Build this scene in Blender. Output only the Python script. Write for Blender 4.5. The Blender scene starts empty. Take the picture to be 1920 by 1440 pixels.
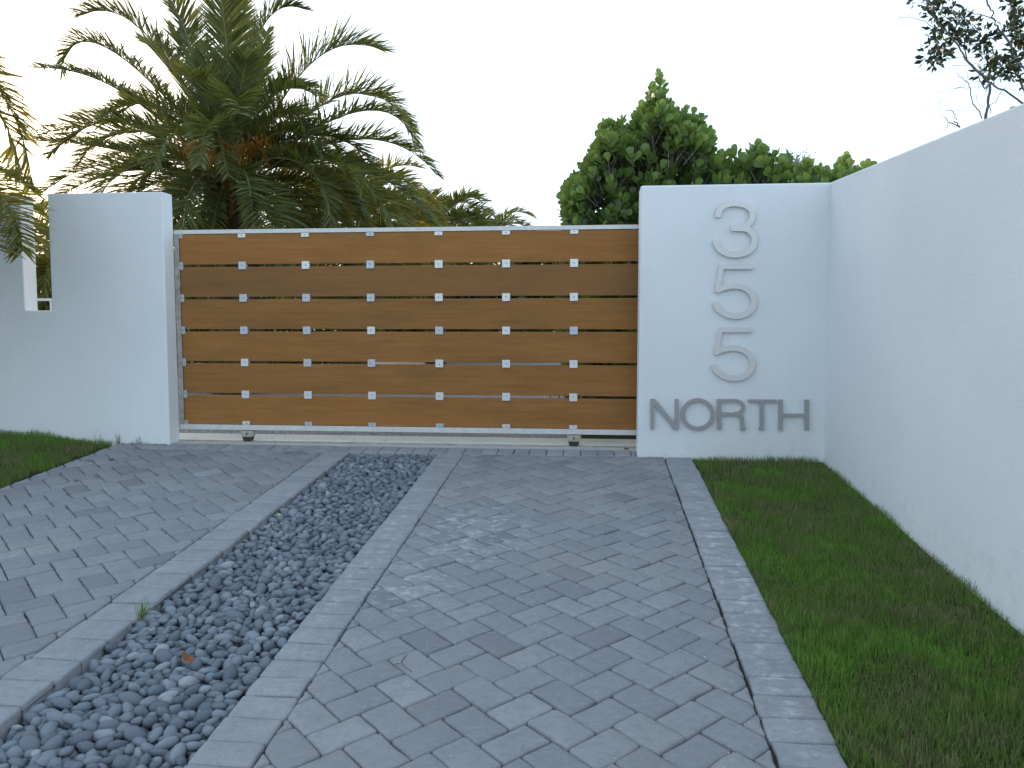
import bpy, bmesh, math, random
import numpy as np
from mathutils import Vector, Matrix, Euler

random.seed(11); RNG = np.random.default_rng(7)
scene = bpy.context.scene
COL = scene.collection
R = math.radians

# ------------------------------------------------------------------ camera, sky, sun, exposure
cam_d = bpy.data.cameras.new('camera'); cam = bpy.data.objects.new('camera', cam_d); COL.objects.link(cam)
cam_d.sensor_width = 36.0; cam_d.lens = 28.125; cam_d.clip_start = 0.05; cam_d.clip_end = 2000
cam.location = (0, 0, 1.705); cam.rotation_euler = (R(90 - 4.3), 0, R(5.7))
scene.camera = cam
SUN_EL, SUN_AZ = 11.0, -42.0            # degrees; azimuth clockwise from +Y
world = bpy.data.worlds.new('World'); scene.world = world; world.use_nodes = True
wn = world.node_tree; bg = wn.nodes['Background']
sky = wn.nodes.new('ShaderNodeTexSky'); sky.sky_type = 'NISHITA'; sky.sun_disc = False
sky.sun_elevation = R(SUN_EL); sky.sun_rotation = R(SUN_AZ)
sky.air_density = 1.6; sky.dust_density = 3.0; sky.ozone_density = 2.0
# thin high haze that whitens the whole dome, a little stronger low down
SKY_HAZE = 0.62
tc = wn.nodes.new('ShaderNodeTexCoord'); sx = wn.nodes.new('ShaderNodeSeparateXYZ')
wn.links.new(tc.outputs['Generated'], sx.inputs[0])
mr = wn.nodes.new('ShaderNodeMapRange'); wn.links.new(sx.outputs['Z'], mr.inputs['Value'])
mr.inputs['From Min'].default_value = 0.0; mr.inputs['From Max'].default_value = 0.9
mr.inputs['To Min'].default_value = 0.85; mr.inputs['To Max'].default_value = 0.45
mx = wn.nodes.new('ShaderNodeMix'); mx.data_type = 'RGBA'
wn.links.new(mr.outputs['Result'], mx.inputs['Factor'])
wn.links.new(sky.outputs['Color'], mx.inputs['A']); mx.inputs['B'].default_value = (4.8, 6.05, 7.5, 1)
wn.links.new(mx.outputs['Result'], bg.inputs['Color'])
bg.inputs['Strength'].default_value = 0.12
sl = bpy.data.lights.new('sun', 'SUN'); sl.energy = 1.7; sl.angle = R(10); sl.color = (1.0, 0.80, 0.60)
sun = bpy.data.objects.new('sun', sl); COL.objects.link(sun)
a = R(SUN_AZ); e = R(SUN_EL)
sd = Vector((math.sin(a) * math.cos(e), math.cos(a) * math.cos(e), math.sin(e)))
sun.rotation_euler = sd.to_track_quat('Z', 'Y').to_euler(); sun.location = sd * 60
scene.view_settings.view_transform = 'Standard'; scene.view_settings.look = 'None'
scene.view_settings.gamma = 1; scene.view_settings.use_curve_mapping = False
scene.view_settings.exposure = 1.15
scene.render.engine = 'CYCLES'
D = {"three_a":[[1.0657,2.6145],[1.0686,2.6543],[1.0965,2.6993],[1.1499,2.7238],[1.2162,2.7283],[1.2845,2.7146],[1.3353,2.6814],[1.3542,2.6324],[1.3411,2.5783],[1.3025,2.5408],[1.2474,2.5215],[1.1755,2.5205]],"three_b":[[1.2366,2.5198],[1.2977,2.5155],[1.343,2.4896],[1.3709,2.4421],[1.3719,2.3968],[1.3515,2.3479],[1.3021,2.312],[1.2305,2.2962],[1.1583,2.3023],[1.0945,2.3357],[1.0612,2.3761],[1.0495,2.4218]],"five1_a":[[1.3693,2.193],[1.1044,2.1948],[1.0705,1.9784]],"five1_b":[[1.0613,1.9858],[1.1187,2.015],[1.1818,2.0276],[1.236,2.0292],[1.3085,2.0087],[1.3599,1.9645],[1.381,1.9039],[1.3663,1.836],[1.3222,1.7919],[1.2503,1.7717],[1.1778,1.7773],[1.1137,1.8069],[1.073,1.8439],[1.0539,1.8919]],"five2_a":[[1.3685,1.6536],[1.1021,1.6534],[1.0678,1.4435]],"five2_b":[[1.0585,1.4509],[1.1163,1.4809],[1.1798,1.4941],[1.2343,1.4961],[1.3072,1.4759],[1.3589,1.4316],[1.3802,1.3705],[1.3654,1.3017],[1.321,1.2567],[1.2487,1.2357],[1.1757,1.2409],[1.1112,1.2703],[1.0703,1.3074],[1.0512,1.3558]],"N":[[0.5135,1.0495],[0.5507,1.0498],[0.7283,0.8378],[0.7251,1.0515],[0.7566,1.0517],[0.7607,0.7813],[0.7236,0.7809],[0.5458,0.993],[0.5486,0.7824],[0.5169,0.7819]],"O":[[1.0519,0.9191],[1.0507,0.8996],[1.0463,0.8806],[1.0389,0.8625],[1.0287,0.8457],[1.0158,0.8307],[1.0007,0.8178],[0.9836,0.8073],[0.965,0.7996],[0.9454,0.7948],[0.9252,0.793],[0.905,0.7942],[0.8852,0.7986],[0.8663,0.8058],[0.8488,0.8158],[0.8332,0.8284],[0.8197,0.8431],[0.8088,0.8597],[0.8008,0.8777],[0.7957,0.8967],[0.7938,0.9162],[0.7951,0.9357],[0.7996,0.9548],[0.807,0.9729],[0.8174,0.9897],[0.8303,1.0047],[0.8455,1.0175],[0.8626,1.0279],[0.8812,1.0355],[0.9008,1.0403],[0.921,1.042],[0.9412,1.0406],[0.9609,1.0363],[0.9797,1.029],[0.9971,1.019],[1.0126,1.0065],[1.026,0.9918],[1.0368,0.9753],[1.0449,0.9574],[1.0499,0.9385]],"T":[[1.3508,1.0517],[1.5882,1.0539],[1.5888,1.0278],[1.4839,1.0268],[1.4894,0.7872],[1.4549,0.7867],[1.4495,1.0264],[1.3514,1.0255]],"H":[[1.6063,1.0541],[1.6405,1.0544],[1.6436,0.9314],[1.829,0.9334],[1.8258,1.0561],[1.8616,1.0565],[1.8688,0.7903],[1.8329,0.7899],[1.8298,0.9055],[1.6443,0.9033],[1.6471,0.7874],[1.6127,0.7869]],"R_a":[[1.1026,1.0531],[1.1077,0.7859]],"R_b":[[1.0919,1.038],[1.2381,1.0394],[1.2748,1.0322],[1.3026,1.01],[1.3104,0.9839],[1.3019,0.9538],[1.275,0.931],[1.2405,0.9231],[1.0941,0.9214]],"R_c":[[1.2404,0.9287],[1.2734,0.9216],[1.2958,0.8993],[1.3038,0.8637],[1.3085,0.8168],[1.3201,0.7849]],"palm_main":[[[[-6.063,13.0,4.421],[-6.818,12.85,5.865],[-7.432,12.7,6.764],[-8.219,12.5,6.652]],0.537],[[[-6.295,13.0,4.425],[-6.4,12.75,5.906],[-6.475,12.5,6.489],[-6.69,12.2,6.947]],0.52],[[[-6.063,13.0,4.421],[-5.768,12.55,5.823],[-5.628,12.1,6.312],[-5.533,11.8,6.967]],0.607],[[[-5.925,13.0,4.418],[-5.913,13.25,5.699],[-6.09,13.5,6.838],[-6.156,13.8,7.756]],0.52],[[[-5.833,13.0,4.416],[-5.82,13.15,5.754],[-5.533,13.3,6.918],[-4.852,13.5,6.985]],0.451],[[[-5.746,13.0,4.24],[-5.23,13.15,5.391],[-4.535,13.3,6.365],[-3.546,13.6,6.302]],0.711],[[[-6.248,13.0,4.424],[-7.185,13.0,5.663],[-8.367,13.0,6.653],[-8.773,12.8,5.893]],0.433],[[[-6.3,13.0,4.251],[-7.237,12.9,5.205],[-8.084,12.8,5.803],[-9.541,13.2,6.083]],0.364],[[[-6.398,13.0,4.077],[-7.545,13.1,5.088],[-8.366,13.2,5.222],[-9.67,13.4,5.012]],0.433],[[[-6.399,13.0,4.034],[-7.187,12.8,5.006],[-8.076,12.6,5.107],[-8.752,12.4,4.439]],0.433],[[[-6.493,13.0,3.991],[-7.651,13.25,4.592],[-8.673,13.5,4.848],[-10.069,13.5,4.952]],0.381],[[[-6.496,13.0,3.904],[-7.172,12.9,4.423],[-8.235,12.8,4.424],[-9.014,12.6,3.897]],0.485],[[[-6.406,13.0,3.814],[-7.397,13.3,4.417],[-8.557,13.6,4.405],[-9.583,13.9,4.079]],0.451],[[[-5.656,13.0,4.152],[-4.831,13.05,5.182],[-3.67,13.1,5.761],[-2.888,13.2,4.613]],0.555],[[[-5.564,13.0,4.15],[-4.746,12.8,4.778],[-3.448,12.6,5.277],[-2.768,12.5,4.484]],0.416],[[[-5.658,13.0,4.065],[-4.862,13.1,4.59],[-3.619,13.2,4.931],[-2.57,13.2,4.149]],0.537],[[[-5.568,13.0,3.976],[-4.712,12.7,4.586],[-3.579,12.4,4.088],[-2.99,12.1,3.061]],0.572],[[[-5.566,13.0,4.063],[-4.662,13.05,4.575],[-3.422,13.1,4.216],[-2.645,13.1,3.34]],0.52],[[[-5.66,13.0,3.977],[-4.833,13.25,4.27],[-4.274,13.5,3.948],[-3.875,13.7,3.246]],0.572],[[[-5.932,13.0,4.157],[-5.462,12.8,4.795],[-4.836,12.6,5.232],[-4.506,12.5,4.621]],0.433],[[[-6.061,13.0,4.507],[-6.075,12.5,5.072],[-5.789,12.0,4.937],[-5.346,11.5,3.875]],0.537],[[[-5.935,13.0,4.069],[-5.527,12.4,4.041],[-4.977,11.8,3.527],[-4.675,11.4,2.965]],0.607],[[[-6.122,13.0,3.985],[-6.239,12.5,4.072],[-6.092,12.0,3.411],[-6.02,11.7,2.971]],0.485],[[[-6.307,13.0,3.988],[-6.617,12.7,3.943],[-6.65,12.4,3.557],[-6.666,12.2,3.029]],0.485],[[[-6.302,13.0,4.163],[-7.038,13.15,4.115],[-7.512,13.3,3.878],[-8.099,13.6,3.375]],0.485],[[[-5.879,13.0,4.417],[-5.779,13.35,5.372],[-5.816,13.7,6.186],[-5.817,14.2,6.899]],0.52],[[[-6.202,13.0,4.423],[-6.697,13.3,5.383],[-7.404,13.6,6.294],[-8.127,14.2,6.792]],0.537],[[[-6.156,13.0,4.422],[-6.452,13.1,5.497],[-6.807,13.2,6.234],[-7.036,13.3,6.625]],0.572],[[[-6.063,13.0,4.421],[-5.77,12.7,5.032],[-5.488,12.4,5.523],[-5.287,12.1,5.747]],0.572],[[[-6.205,13.0,4.336],[-6.201,12.75,4.97],[-6.154,12.5,5.407],[-5.929,12.2,5.879]],0.572],[[[-5.752,13.0,3.979],[-5.142,12.85,3.944],[-4.555,12.7,3.57],[-4.318,12.5,3.036]],0.52],[[[-5.75,13.0,4.066],[-5.054,13.1,4.159],[-4.544,13.2,3.992],[-4.129,13.3,3.294]],0.52],[[[-5.752,13.0,3.979],[-5.472,13.2,3.831],[-5.184,13.4,3.588],[-5.08,13.6,3.157]],0.52],[[[-5.84,13.0,4.155],[-5.35,13.4,4.575],[-4.838,13.8,4.556],[-4.427,14.3,4.175]],0.52],[[[-6.395,13.0,4.165],[-7.304,13.5,4.727],[-8.178,14.0,4.946],[-9.116,14.5,4.781]],0.433],[[[-6.295,13.0,4.425],[-7.049,13.4,4.97],[-7.739,13.8,5.542],[-8.692,14.4,5.918]],0.433]],"palm_main_base":[-5.978,13.0,4.157],"palm_left":[[[[-6.921,6.7,3.038],[-6.103,6.75,4.291],[-5.287,6.8,4.096],[-5.062,6.9,2.969]],0.322],[[[-6.921,6.7,3.038],[-6.192,6.7,3.771],[-5.272,6.7,3.836],[-5.063,6.7,3.005]],0.313],[[[-6.921,6.7,3.038],[-6.209,6.75,3.411],[-5.387,6.8,3.17],[-5.035,6.9,2.888]],0.232],[[[-6.927,6.7,2.943],[-5.832,6.55,3.22],[-4.981,6.4,2.949],[-4.659,6.2,2.304]],0.393],[[[-6.927,6.7,2.943],[-6.058,6.5,2.895],[-5.199,6.3,2.76],[-4.778,6.1,2.296]],0.491],[[[-6.921,6.7,3.038],[-6.356,6.8,4.317],[-5.804,6.9,4.613],[-5.385,6.9,3.757]],0.357],[[[-6.921,6.7,3.038],[-6.788,6.8,4.145],[-6.59,6.9,4.643],[-6.198,6.9,5.0]],0.357],[[[-6.921,6.7,3.038],[-7.445,6.8,3.929],[-8.065,6.9,4.461],[-8.512,6.9,4.428]],0.357],[[[-6.921,6.7,3.038],[-7.648,6.8,3.408],[-8.593,6.9,3.501],[-9.089,6.9,3.063]],0.357],[[[-6.921,6.7,3.038],[-7.169,6.5,3.145],[-7.371,6.3,2.884],[-7.239,5.9,2.257]],0.357],[[[-6.921,6.7,3.038],[-6.51,6.2,3.508],[-5.731,5.7,3.157],[-5.122,5.2,2.181]],0.402]],"palm_left_base":[-6.927,6.7,2.943],"palm_b":[-5.093,17.0,4.243],"palm_c":[-4.535,23.0,4.605],"palm_d":[-3.55,26.0,4.725],"palm_e":[-13.122,19.0,4.453],"clusia":[[-0.328,3.015],[-0.306,3.218],[-0.218,3.303],[-0.13,3.36],[-0.096,3.515],[-0.026,3.548],[0.008,3.674],[0.053,3.816],[0.099,3.889],[0.186,3.921],[0.227,3.812],[0.302,3.85],[0.389,3.848],[0.456,3.983],[0.529,4.117],[0.586,4.144],[0.64,4.379],[0.715,4.338],[0.764,4.111],[0.873,4.052],[0.988,3.964],[1.074,3.922],[1.176,3.897],[1.226,3.658],[1.279,3.521],[1.366,3.446],[1.562,3.493],[1.655,3.638],[1.756,3.636],[1.824,3.6],[1.872,3.464],[2.096,3.426],[2.373,3.432],[2.539,3.417],[2.758,3.446],[2.826,3.378]],"twigs":[[[3.111,6.873,3.304,0.0158],[3.116,6.856,3.408,0.0142],[3.137,6.879,3.507,0.0133],[3.14,6.882,3.623,0.0117],[3.025,6.826,3.681,0.0125],[2.942,6.82,3.768,0.0108],[2.918,6.903,3.888,0.0083],[2.834,6.845,3.951,0.0075],[2.774,6.842,4.016,0.0058],[2.754,6.919,4.094,0.005],[2.68,6.866,4.178,0.0042],[2.642,6.903,4.257,0.0038],[2.604,6.867,4.316,0.0033]],[[3.035,7.035,3.833,0.0075],[3.031,7.083,3.929,0.0067],[3.026,7.106,4.019,0.0058],[2.983,7.072,4.097,0.0042],[2.982,7.094,4.185,0.0033],[2.984,7.087,4.227,0.0025]],[[3.107,6.808,3.602,0.0067],[3.063,6.791,3.549,0.0075],[2.998,6.762,3.642,0.0042]],[[3.391,6.802,3.415,0.01],[3.252,6.763,3.486,0.0092],[3.108,6.787,3.589,0.0083]],[[3.576,7.211,3.624,0.0108],[3.538,7.232,3.721,0.01],[3.472,7.179,3.797,0.0092],[3.402,7.219,3.864,0.0083],[3.302,7.184,3.931,0.0067],[3.284,7.233,4.038,0.005],[3.261,7.227,4.074,0.0033]],[[3.359,6.762,3.673,0.0125],[3.293,6.77,3.727,0.0125],[3.292,6.845,3.814,0.0133],[3.257,6.792,3.862,0.0108],[3.186,6.811,3.962,0.0108],[3.127,6.779,4.023,0.0083],[3.106,6.799,4.088,0.0075],[3.092,6.787,4.133,0.0058],[3.05,6.784,4.182,0.0083],[3.04,6.807,4.276,0.0058]],[[3.236,7.083,4.183,0.005],[3.117,7.06,4.212,0.0042],[3.004,7.085,4.266,0.0038],[2.941,7.078,4.306,0.0033],[2.901,7.091,4.364,0.0033]],[[3.169,7.052,3.383,0.0058],[3.154,7.122,3.476,0.0058],[3.123,7.132,3.539,0.0054],[3.098,7.126,3.636,0.0046],[3.052,7.093,3.694,0.0042],[3.013,7.107,3.737,0.0029],[2.947,7.057,3.754,0.0021]],[[3.086,7.173,3.717,0.0025],[3.079,7.144,3.769,0.0021],[3.056,7.122,3.822,0.0017]],[[3.109,7.226,3.728,0.0021],[3.013,7.136,3.663,0.0021],[2.956,7.207,3.659,0.0017],[2.83,7.168,3.629,0.0013]],[[2.958,6.805,3.549,0.0021],[2.929,6.852,3.577,0.0021],[2.891,6.863,3.585,0.0021],[2.768,6.78,3.497,0.0017],[2.696,6.837,3.442,0.0013],[2.57,6.78,3.366,0.0008]],[[3.015,7.092,3.329,0.0083],[3.0,7.147,3.388,0.0058],[3.009,7.157,3.443,0.0046],[2.959,7.11,3.463,0.0033],[2.92,7.159,3.484,0.0025]],[[2.918,6.863,3.273,0.0067],[2.86,6.915,3.335,0.0046],[2.778,6.858,3.359,0.0025],[2.768,6.875,3.443,0.0013],[2.771,6.896,3.5,0.0008]],[[2.926,7.021,3.337,0.0025],[2.882,7.009,3.335,0.0025],[2.895,7.092,3.31,0.0021],[2.856,7.037,3.268,0.0017]],[[3.219,7.269,3.505,0.0017],[3.07,7.217,3.491,0.0013],[2.955,7.225,3.496,0.0013]],[[3.22,7.024,3.412,0.0038],[3.211,7.02,3.477,0.0038],[3.254,7.016,3.512,0.0033],[3.3,7.022,3.601,0.0025],[3.346,7.054,3.638,0.0017]],[[3.196,6.997,3.655,0.0025],[3.123,7.026,3.673,0.0021],[3.017,6.977,3.647,0.0017]],[[3.154,6.948,3.627,0.0017],[3.056,6.903,3.595,0.0017],[2.909,6.905,3.597,0.0013]],[[3.036,6.747,3.721,0.0025],[2.967,6.764,3.735,0.0025],[2.888,6.708,3.706,0.0021],[2.803,6.767,3.726,0.0021],[2.728,6.769,3.694,0.0017],[2.575,6.712,3.639,0.0013]],[[3.23,7.06,3.908,0.0033],[3.168,7.082,3.902,0.0025],[3.083,7.049,3.869,0.0025],[2.997,7.084,3.883,0.0021],[2.875,7.087,3.877,0.0017]],[[2.959,6.717,3.906,0.0042],[2.945,6.779,3.935,0.0042],[2.909,6.807,3.932,0.0033]],[[3.029,6.871,3.91,0.0025],[2.95,6.885,3.928,0.0025],[2.863,6.858,3.89,0.0025],[2.803,6.862,3.864,0.0033]],[[2.767,6.893,4.041,0.0033],[2.674,6.916,4.099,0.0033],[2.569,6.886,4.136,0.0025],[2.486,6.894,4.156,0.0021],[2.422,6.934,4.176,0.0013]],[[2.442,6.77,4.112,0.0013],[2.482,6.787,4.148,0.0008],[2.493,6.744,4.153,0.0008]],[[2.45,6.892,4.153,0.0013],[2.388,6.835,4.116,0.0008]],[[2.879,6.837,4.138,0.0021],[2.918,6.864,4.146,0.0021]],[[2.89,6.783,3.977,0.0025],[2.931,6.784,3.997,0.0021],[2.971,6.834,4.063,0.0017]],[[3.098,7.005,4.062,0.0021],[3.03,6.936,4.09,0.0021]],[[3.072,6.933,3.647,0.0017],[3.086,6.957,3.566,0.0017],[3.057,6.913,3.519,0.0021],[3.063,6.891,3.469,0.0021],[3.11,6.88,3.425,0.0017]],[[3.037,6.984,3.583,0.0017],[3.116,7.045,3.553,0.0017]],[[3.521,7.138,3.694,0.0021],[3.417,7.147,3.7,0.0017],[3.347,7.2,3.732,0.0017]],[[3.322,7.102,4.058,0.0033],[3.32,7.055,4.086,0.0025]],[[3.323,6.794,3.783,0.0033],[3.286,6.844,3.772,0.0025]],[[3.232,6.87,3.567,0.0013],[3.326,6.877,3.552,0.0013],[3.398,6.878,3.507,0.0017]],[[3.185,6.997,3.597,0.0013],[3.235,6.92,3.552,0.0013],[3.315,6.905,3.495,0.0013]]],"clusters":[[2.634,7.133,4.361,1],[2.709,7.114,4.321,1.2],[2.787,7.146,4.331,1.3],[2.681,6.98,4.228,0.8],[2.815,7.135,4.251,1.1],[2.841,7.128,4.255,1],[2.731,6.917,4.123,1],[2.78,7.074,4.119,1.1],[2.828,7.101,4.127,0.7],[2.849,7.049,4.32,1.4],[2.868,7.006,4.281,1],[2.849,6.937,4.212,0.7],[2.833,6.952,4.06,0.8],[2.859,6.918,4.119,0.8],[2.881,6.87,4.101,1.3],[2.989,7.027,4.175,1.1],[2.925,6.936,4.08,1],[2.949,7.093,4.083,1.2],[2.896,6.864,4.005,1],[3.048,7.121,4.097,0.9],[2.965,7.058,4.026,1.1],[2.966,7.127,4.035,0.7],[3.073,7.119,3.992,1],[3.096,7.12,4.147,0.9],[2.778,7.023,4.006,1.2],[2.753,6.854,3.971,0.8],[2.766,7.074,3.928,1.5],[2.755,6.902,3.872,1.4],[2.819,6.94,3.918,1.2],[2.728,7.049,3.884,1.2],[2.778,7.007,3.854,1.2],[2.814,6.974,3.857,1],[2.929,7.132,3.919,0.8],[2.768,7.034,3.826,0.8],[3.097,6.952,4.022,1],[3.149,6.926,3.996,1.2],[3.183,7.108,4.014,1],[3.089,6.993,3.978,0.7],[3.16,7.085,3.963,0.8],[3.125,6.956,3.884,0.8],[3.105,6.909,3.841,0.6],[3.168,7.01,3.813,0.7],[3.187,7.095,3.765,1.2],[3.142,6.901,3.722,1],[3.25,7.088,3.739,1.2],[3.293,7.127,3.846,1],[3.314,7.092,3.798,1.2],[3.318,7.097,3.755,1.3],[3.252,6.852,3.704,1.2],[3.349,7.039,3.714,1.1],[3.425,7.109,3.748,1],[3.143,6.865,3.632,0.7],[3.295,6.931,4.222,1.2],[3.344,6.931,4.22,1.1],[3.31,7.008,4.272,0.8],[3.421,6.977,4.27,1],[3.33,6.992,4.114,0.8],[3.339,7.083,4.103,1],[3.224,6.851,3.996,0.8],[3.306,6.866,4.034,1],[3.336,6.888,4.083,1],[3.369,6.887,4.11,1.2],[3.364,6.871,4.033,1],[3.45,7.142,4.053,0.8],[3.456,7.106,3.982,1.2],[3.377,6.876,3.943,1.3],[3.378,7.001,3.913,1],[3.408,6.945,3.872,1],[3.418,6.944,3.806,0.8],[3.34,6.955,3.805,1],[3.403,7.044,3.846,0.8],[3.463,7.026,4.049,1.4],[3.441,6.958,3.918,1.4],[3.404,6.907,3.702,0.8],[3.436,6.949,3.627,1],[3.339,6.887,3.683,0.6]],"misc":{"leafwall":[2.35,4.883,2.944],"fine":[3.345,14.0,4.433],"orangeleaf":[-1.719,3.199,0.241],"needle":[-0.775,3.302,0.248],"tuft":[-2.204,3.652,0.275],"dry":[[-4.391,6.566,0.494],[-4.217,6.597,0.496],[-3.986,6.048,0.455],[-4.085,5.929,0.446],[-4.257,7.065,0.531],[-4.189,6.941,0.522],[-3.754,6.461,0.486],[-4.357,5.941,0.447],[-4.108,6.989,0.526],[-3.77,6.97,0.524]],"debrisR":[0.315,7.352,0.553],"leafpeb":[-2.107,5.186,0.39],"leafpeb2":[-1.953,5.73,0.431],"paver":[-0.291,2.837,0.213],"weeds":[[-4.779,7.27,0.648],[-4.54,7.27,0.609],[-4.416,7.27,0.58],[-4.361,7.27,0.591],[-4.339,7.27,0.581],[-4.28,7.27,0.582],[-4.939,7.27,0.646]]}}
# ------------------------------------------------------------------ helpers
GS = math.tan(R(4.3))                        # the drive climbs 4.3 degrees towards the gate
YG = 7.36                                    # where the slope meets the level gate sill
def gz(y): return GS * min(y, YG)
def tag(o, label=None, cat=None, group=None, kind=None):
    if label: o['label'] = label
    if cat: o['category'] = cat
    if group: o['group'] = group
    if kind: o['kind'] = kind
    return o
def empty(name, loc=(0, 0, 0)):
    o = bpy.data.objects.new(name, None); o.location = loc; o.empty_display_size = .1; COL.objects.link(o); return o
def link(name, me, parent=None, loc=None):
    o = bpy.data.objects.new(name, me); COL.objects.link(o)
    if loc is not None: o.location = loc
    if parent:
        o.parent = parent
        if loc is None: o.location = tuple(-c for c in parent.location)
    return o
def mesh(name, V, F, mats, smooth=False, midx=None, tone=None):
    me = bpy.data.meshes.new(name)
    me.from_pydata([tuple(map(float, v)) for v in V], [], F)
    for m in (mats if isinstance(mats, (list, tuple)) else [mats]): me.materials.append(m)
    if midx is not None: me.polygons.foreach_set('material_index', np.array(midx, dtype=np.int32))
    if smooth: me.polygons.foreach_set('use_smooth', np.ones(len(me.polygons), dtype=bool))
    if tone is not None:
        at = me.attributes.new('tone', 'FLOAT', 'FACE')
        at.data.foreach_set('value', np.broadcast_to(np.array(tone, dtype=np.float32), (len(me.polygons),)).copy())
    me.update(); return me
def npmesh(name, V, loops, nface, per, mats, smooth=False, tone=None, midx=None):
    """fast mesh: V (n,3); loops flat indices; per = verts per face (int or array)"""
    me = bpy.data.meshes.new(name)
    V = np.ascontiguousarray(V, dtype=np.float32)
    me.vertices.add(len(V)); me.vertices.foreach_set('co', V.ravel())
    loops = np.asarray(loops, dtype=np.int32).ravel()
    per = np.full(nface, per, dtype=np.int32) if np.isscalar(per) else np.asarray(per, dtype=np.int32)
    st = np.concatenate([[0], np.cumsum(per)[:-1]]).astype(np.int32)
    me.loops.add(len(loops)); me.loops.foreach_set('vertex_index', loops)
    me.polygons.add(nface); me.polygons.foreach_set('loop_start', st); me.polygons.foreach_set('loop_total', per)
    for m in (mats if isinstance(mats, (list, tuple)) else [mats]): me.materials.append(m)
    if midx is not None: me.polygons.foreach_set('material_index', np.asarray(midx, dtype=np.int32))
    if smooth: me.polygons.foreach_set('use_smooth', np.ones(nface, dtype=bool))
    if tone is not None:
        at = me.attributes.new('tone', 'FLOAT', 'FACE'); at.data.foreach_set('value', np.asarray(tone, dtype=np.float32))
    me.update(calc_edges=True); me.validate(); return me
def bevel_mesh(me, w, seg=2):
    bm = bmesh.new(); bm.from_mesh(me)
    ed = [e for e in bm.edges if len(e.link_faces) == 2 and e.calc_face_angle(0) > R(30)]
    bmesh.ops.bevel(bm, geom=ed, offset=w, segments=seg, affect='EDGES', profile=.5, clamp_overlap=True)
    bm.to_mesh(me); bm.free(); return me
def box_me(name, x0, x1, y0, y1, z0, z1, m, bev=0, tone=None, seg=2):
    V = [(x, y, z) for z in (z0, z1) for y in (y0, y1) for x in (x0, x1)]
    F = [(0, 2, 3, 1), (4, 5, 7, 6), (0, 1, 5, 4), (2, 6, 7, 3), (0, 4, 6, 2), (1, 3, 7, 5)]
    me = mesh(name, V, F, m, tone=tone)
    if bev: bevel_mesh(me, bev, seg)
    return me
def prism(name, pts, axis, a0, a1, m, bev=0, seg=2):
    """extrude a 2D outline: axis 'y': pts are (x,z); axis 'x': pts are (y,z); axis 'z': (x,y)"""
    f = {'y': lambda p, t: (p[0], t, p[1]), 'x': lambda p, t: (t, p[0], p[1]), 'z': lambda p, t: (p[0], p[1], t)}[axis]
    n = len(pts); bm = bmesh.new()
    A = [bm.verts.new(f(p, a0)) for p in pts]; B = [bm.verts.new(f(p, a1)) for p in pts]
    bm.faces.new(A); bm.faces.new(B[::-1])
    for i in range(n): bm.faces.new((A[i], B[i], B[(i + 1) % n], A[(i + 1) % n]))
    bmesh.ops.recalc_face_normals(bm, faces=bm.faces)
    if bev:
        ed = [e for e in bm.edges if e.calc_face_angle(0) > R(30)]
        bmesh.ops.bevel(bm, geom=ed, offset=bev, segments=seg, affect='EDGES', profile=.5, clamp_overlap=True)
    me = bpy.data.meshes.new(name); bm.to_mesh(me); bm.free(); me.materials.append(m); return me
def tube_geo(pts, rad, sides=6, base=0):
    P = [Vector(p) for p in pts]; V = []; F = []
    n = len(P); up = Vector((0.13, 0.21, 1)).normalized()
    for i, p in enumerate(P):
        t = (P[min(i + 1, n - 1)] - P[max(i - 1, 0)]).normalized()
        u = t.cross(up)
        if u.length < .05: u = t.cross(Vector((1, 0, 0)))
        u.normalize(); w = t.cross(u)
        r = rad[i] if hasattr(rad, '__len__') else rad
        for k in range(sides):
            an = 2 * math.pi * k / sides
            V.append(p + u * (r * math.cos(an)) + w * (r * math.sin(an)))
    for i in range(n - 1):
        for k in range(sides):
            a_ = base + i * sides + k; b_ = base + i * sides + (k + 1) % sides
            F.append((a_, b_, b_ + sides, a_ + sides))
    F.append(tuple(base + k for k in range(sides))[::-1]); F.append(tuple(base + (n - 1) * sides + k for k in range(sides)))
    return V, F
class Geo:
    def __init__(s): s.V = []; s.F = []; s.M = []; s.T = []
    def add(s, V, F, m=0, t=0.5):
        b = len(s.V); s.V += list(V); s.F += [tuple(i + b for i in f) for f in F]; s.M += [m] * len(F); s.T += [t] * len(F)
    def tube(s, pts, rad, sides=6, m=0, t=.5): V, F = tube_geo(pts, rad, sides); s.add(V, F, m, t)
    def box(s, x0, x1, y0, y1, z0, z1, m=0, t=.5):
        s.add([(x, y, z) for z in (z0, z1) for y in (y0, y1) for x in (x0, x1)],
              [(0, 2, 3, 1), (4, 5, 7, 6), (0, 1, 5, 4), (2, 6, 7, 3), (0, 4, 6, 2), (1, 3, 7, 5)], m, t)
    def mesh(s, name, mats, smooth=False): return mesh(name, s.V, s.F, mats, smooth, s.M, s.T)

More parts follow.
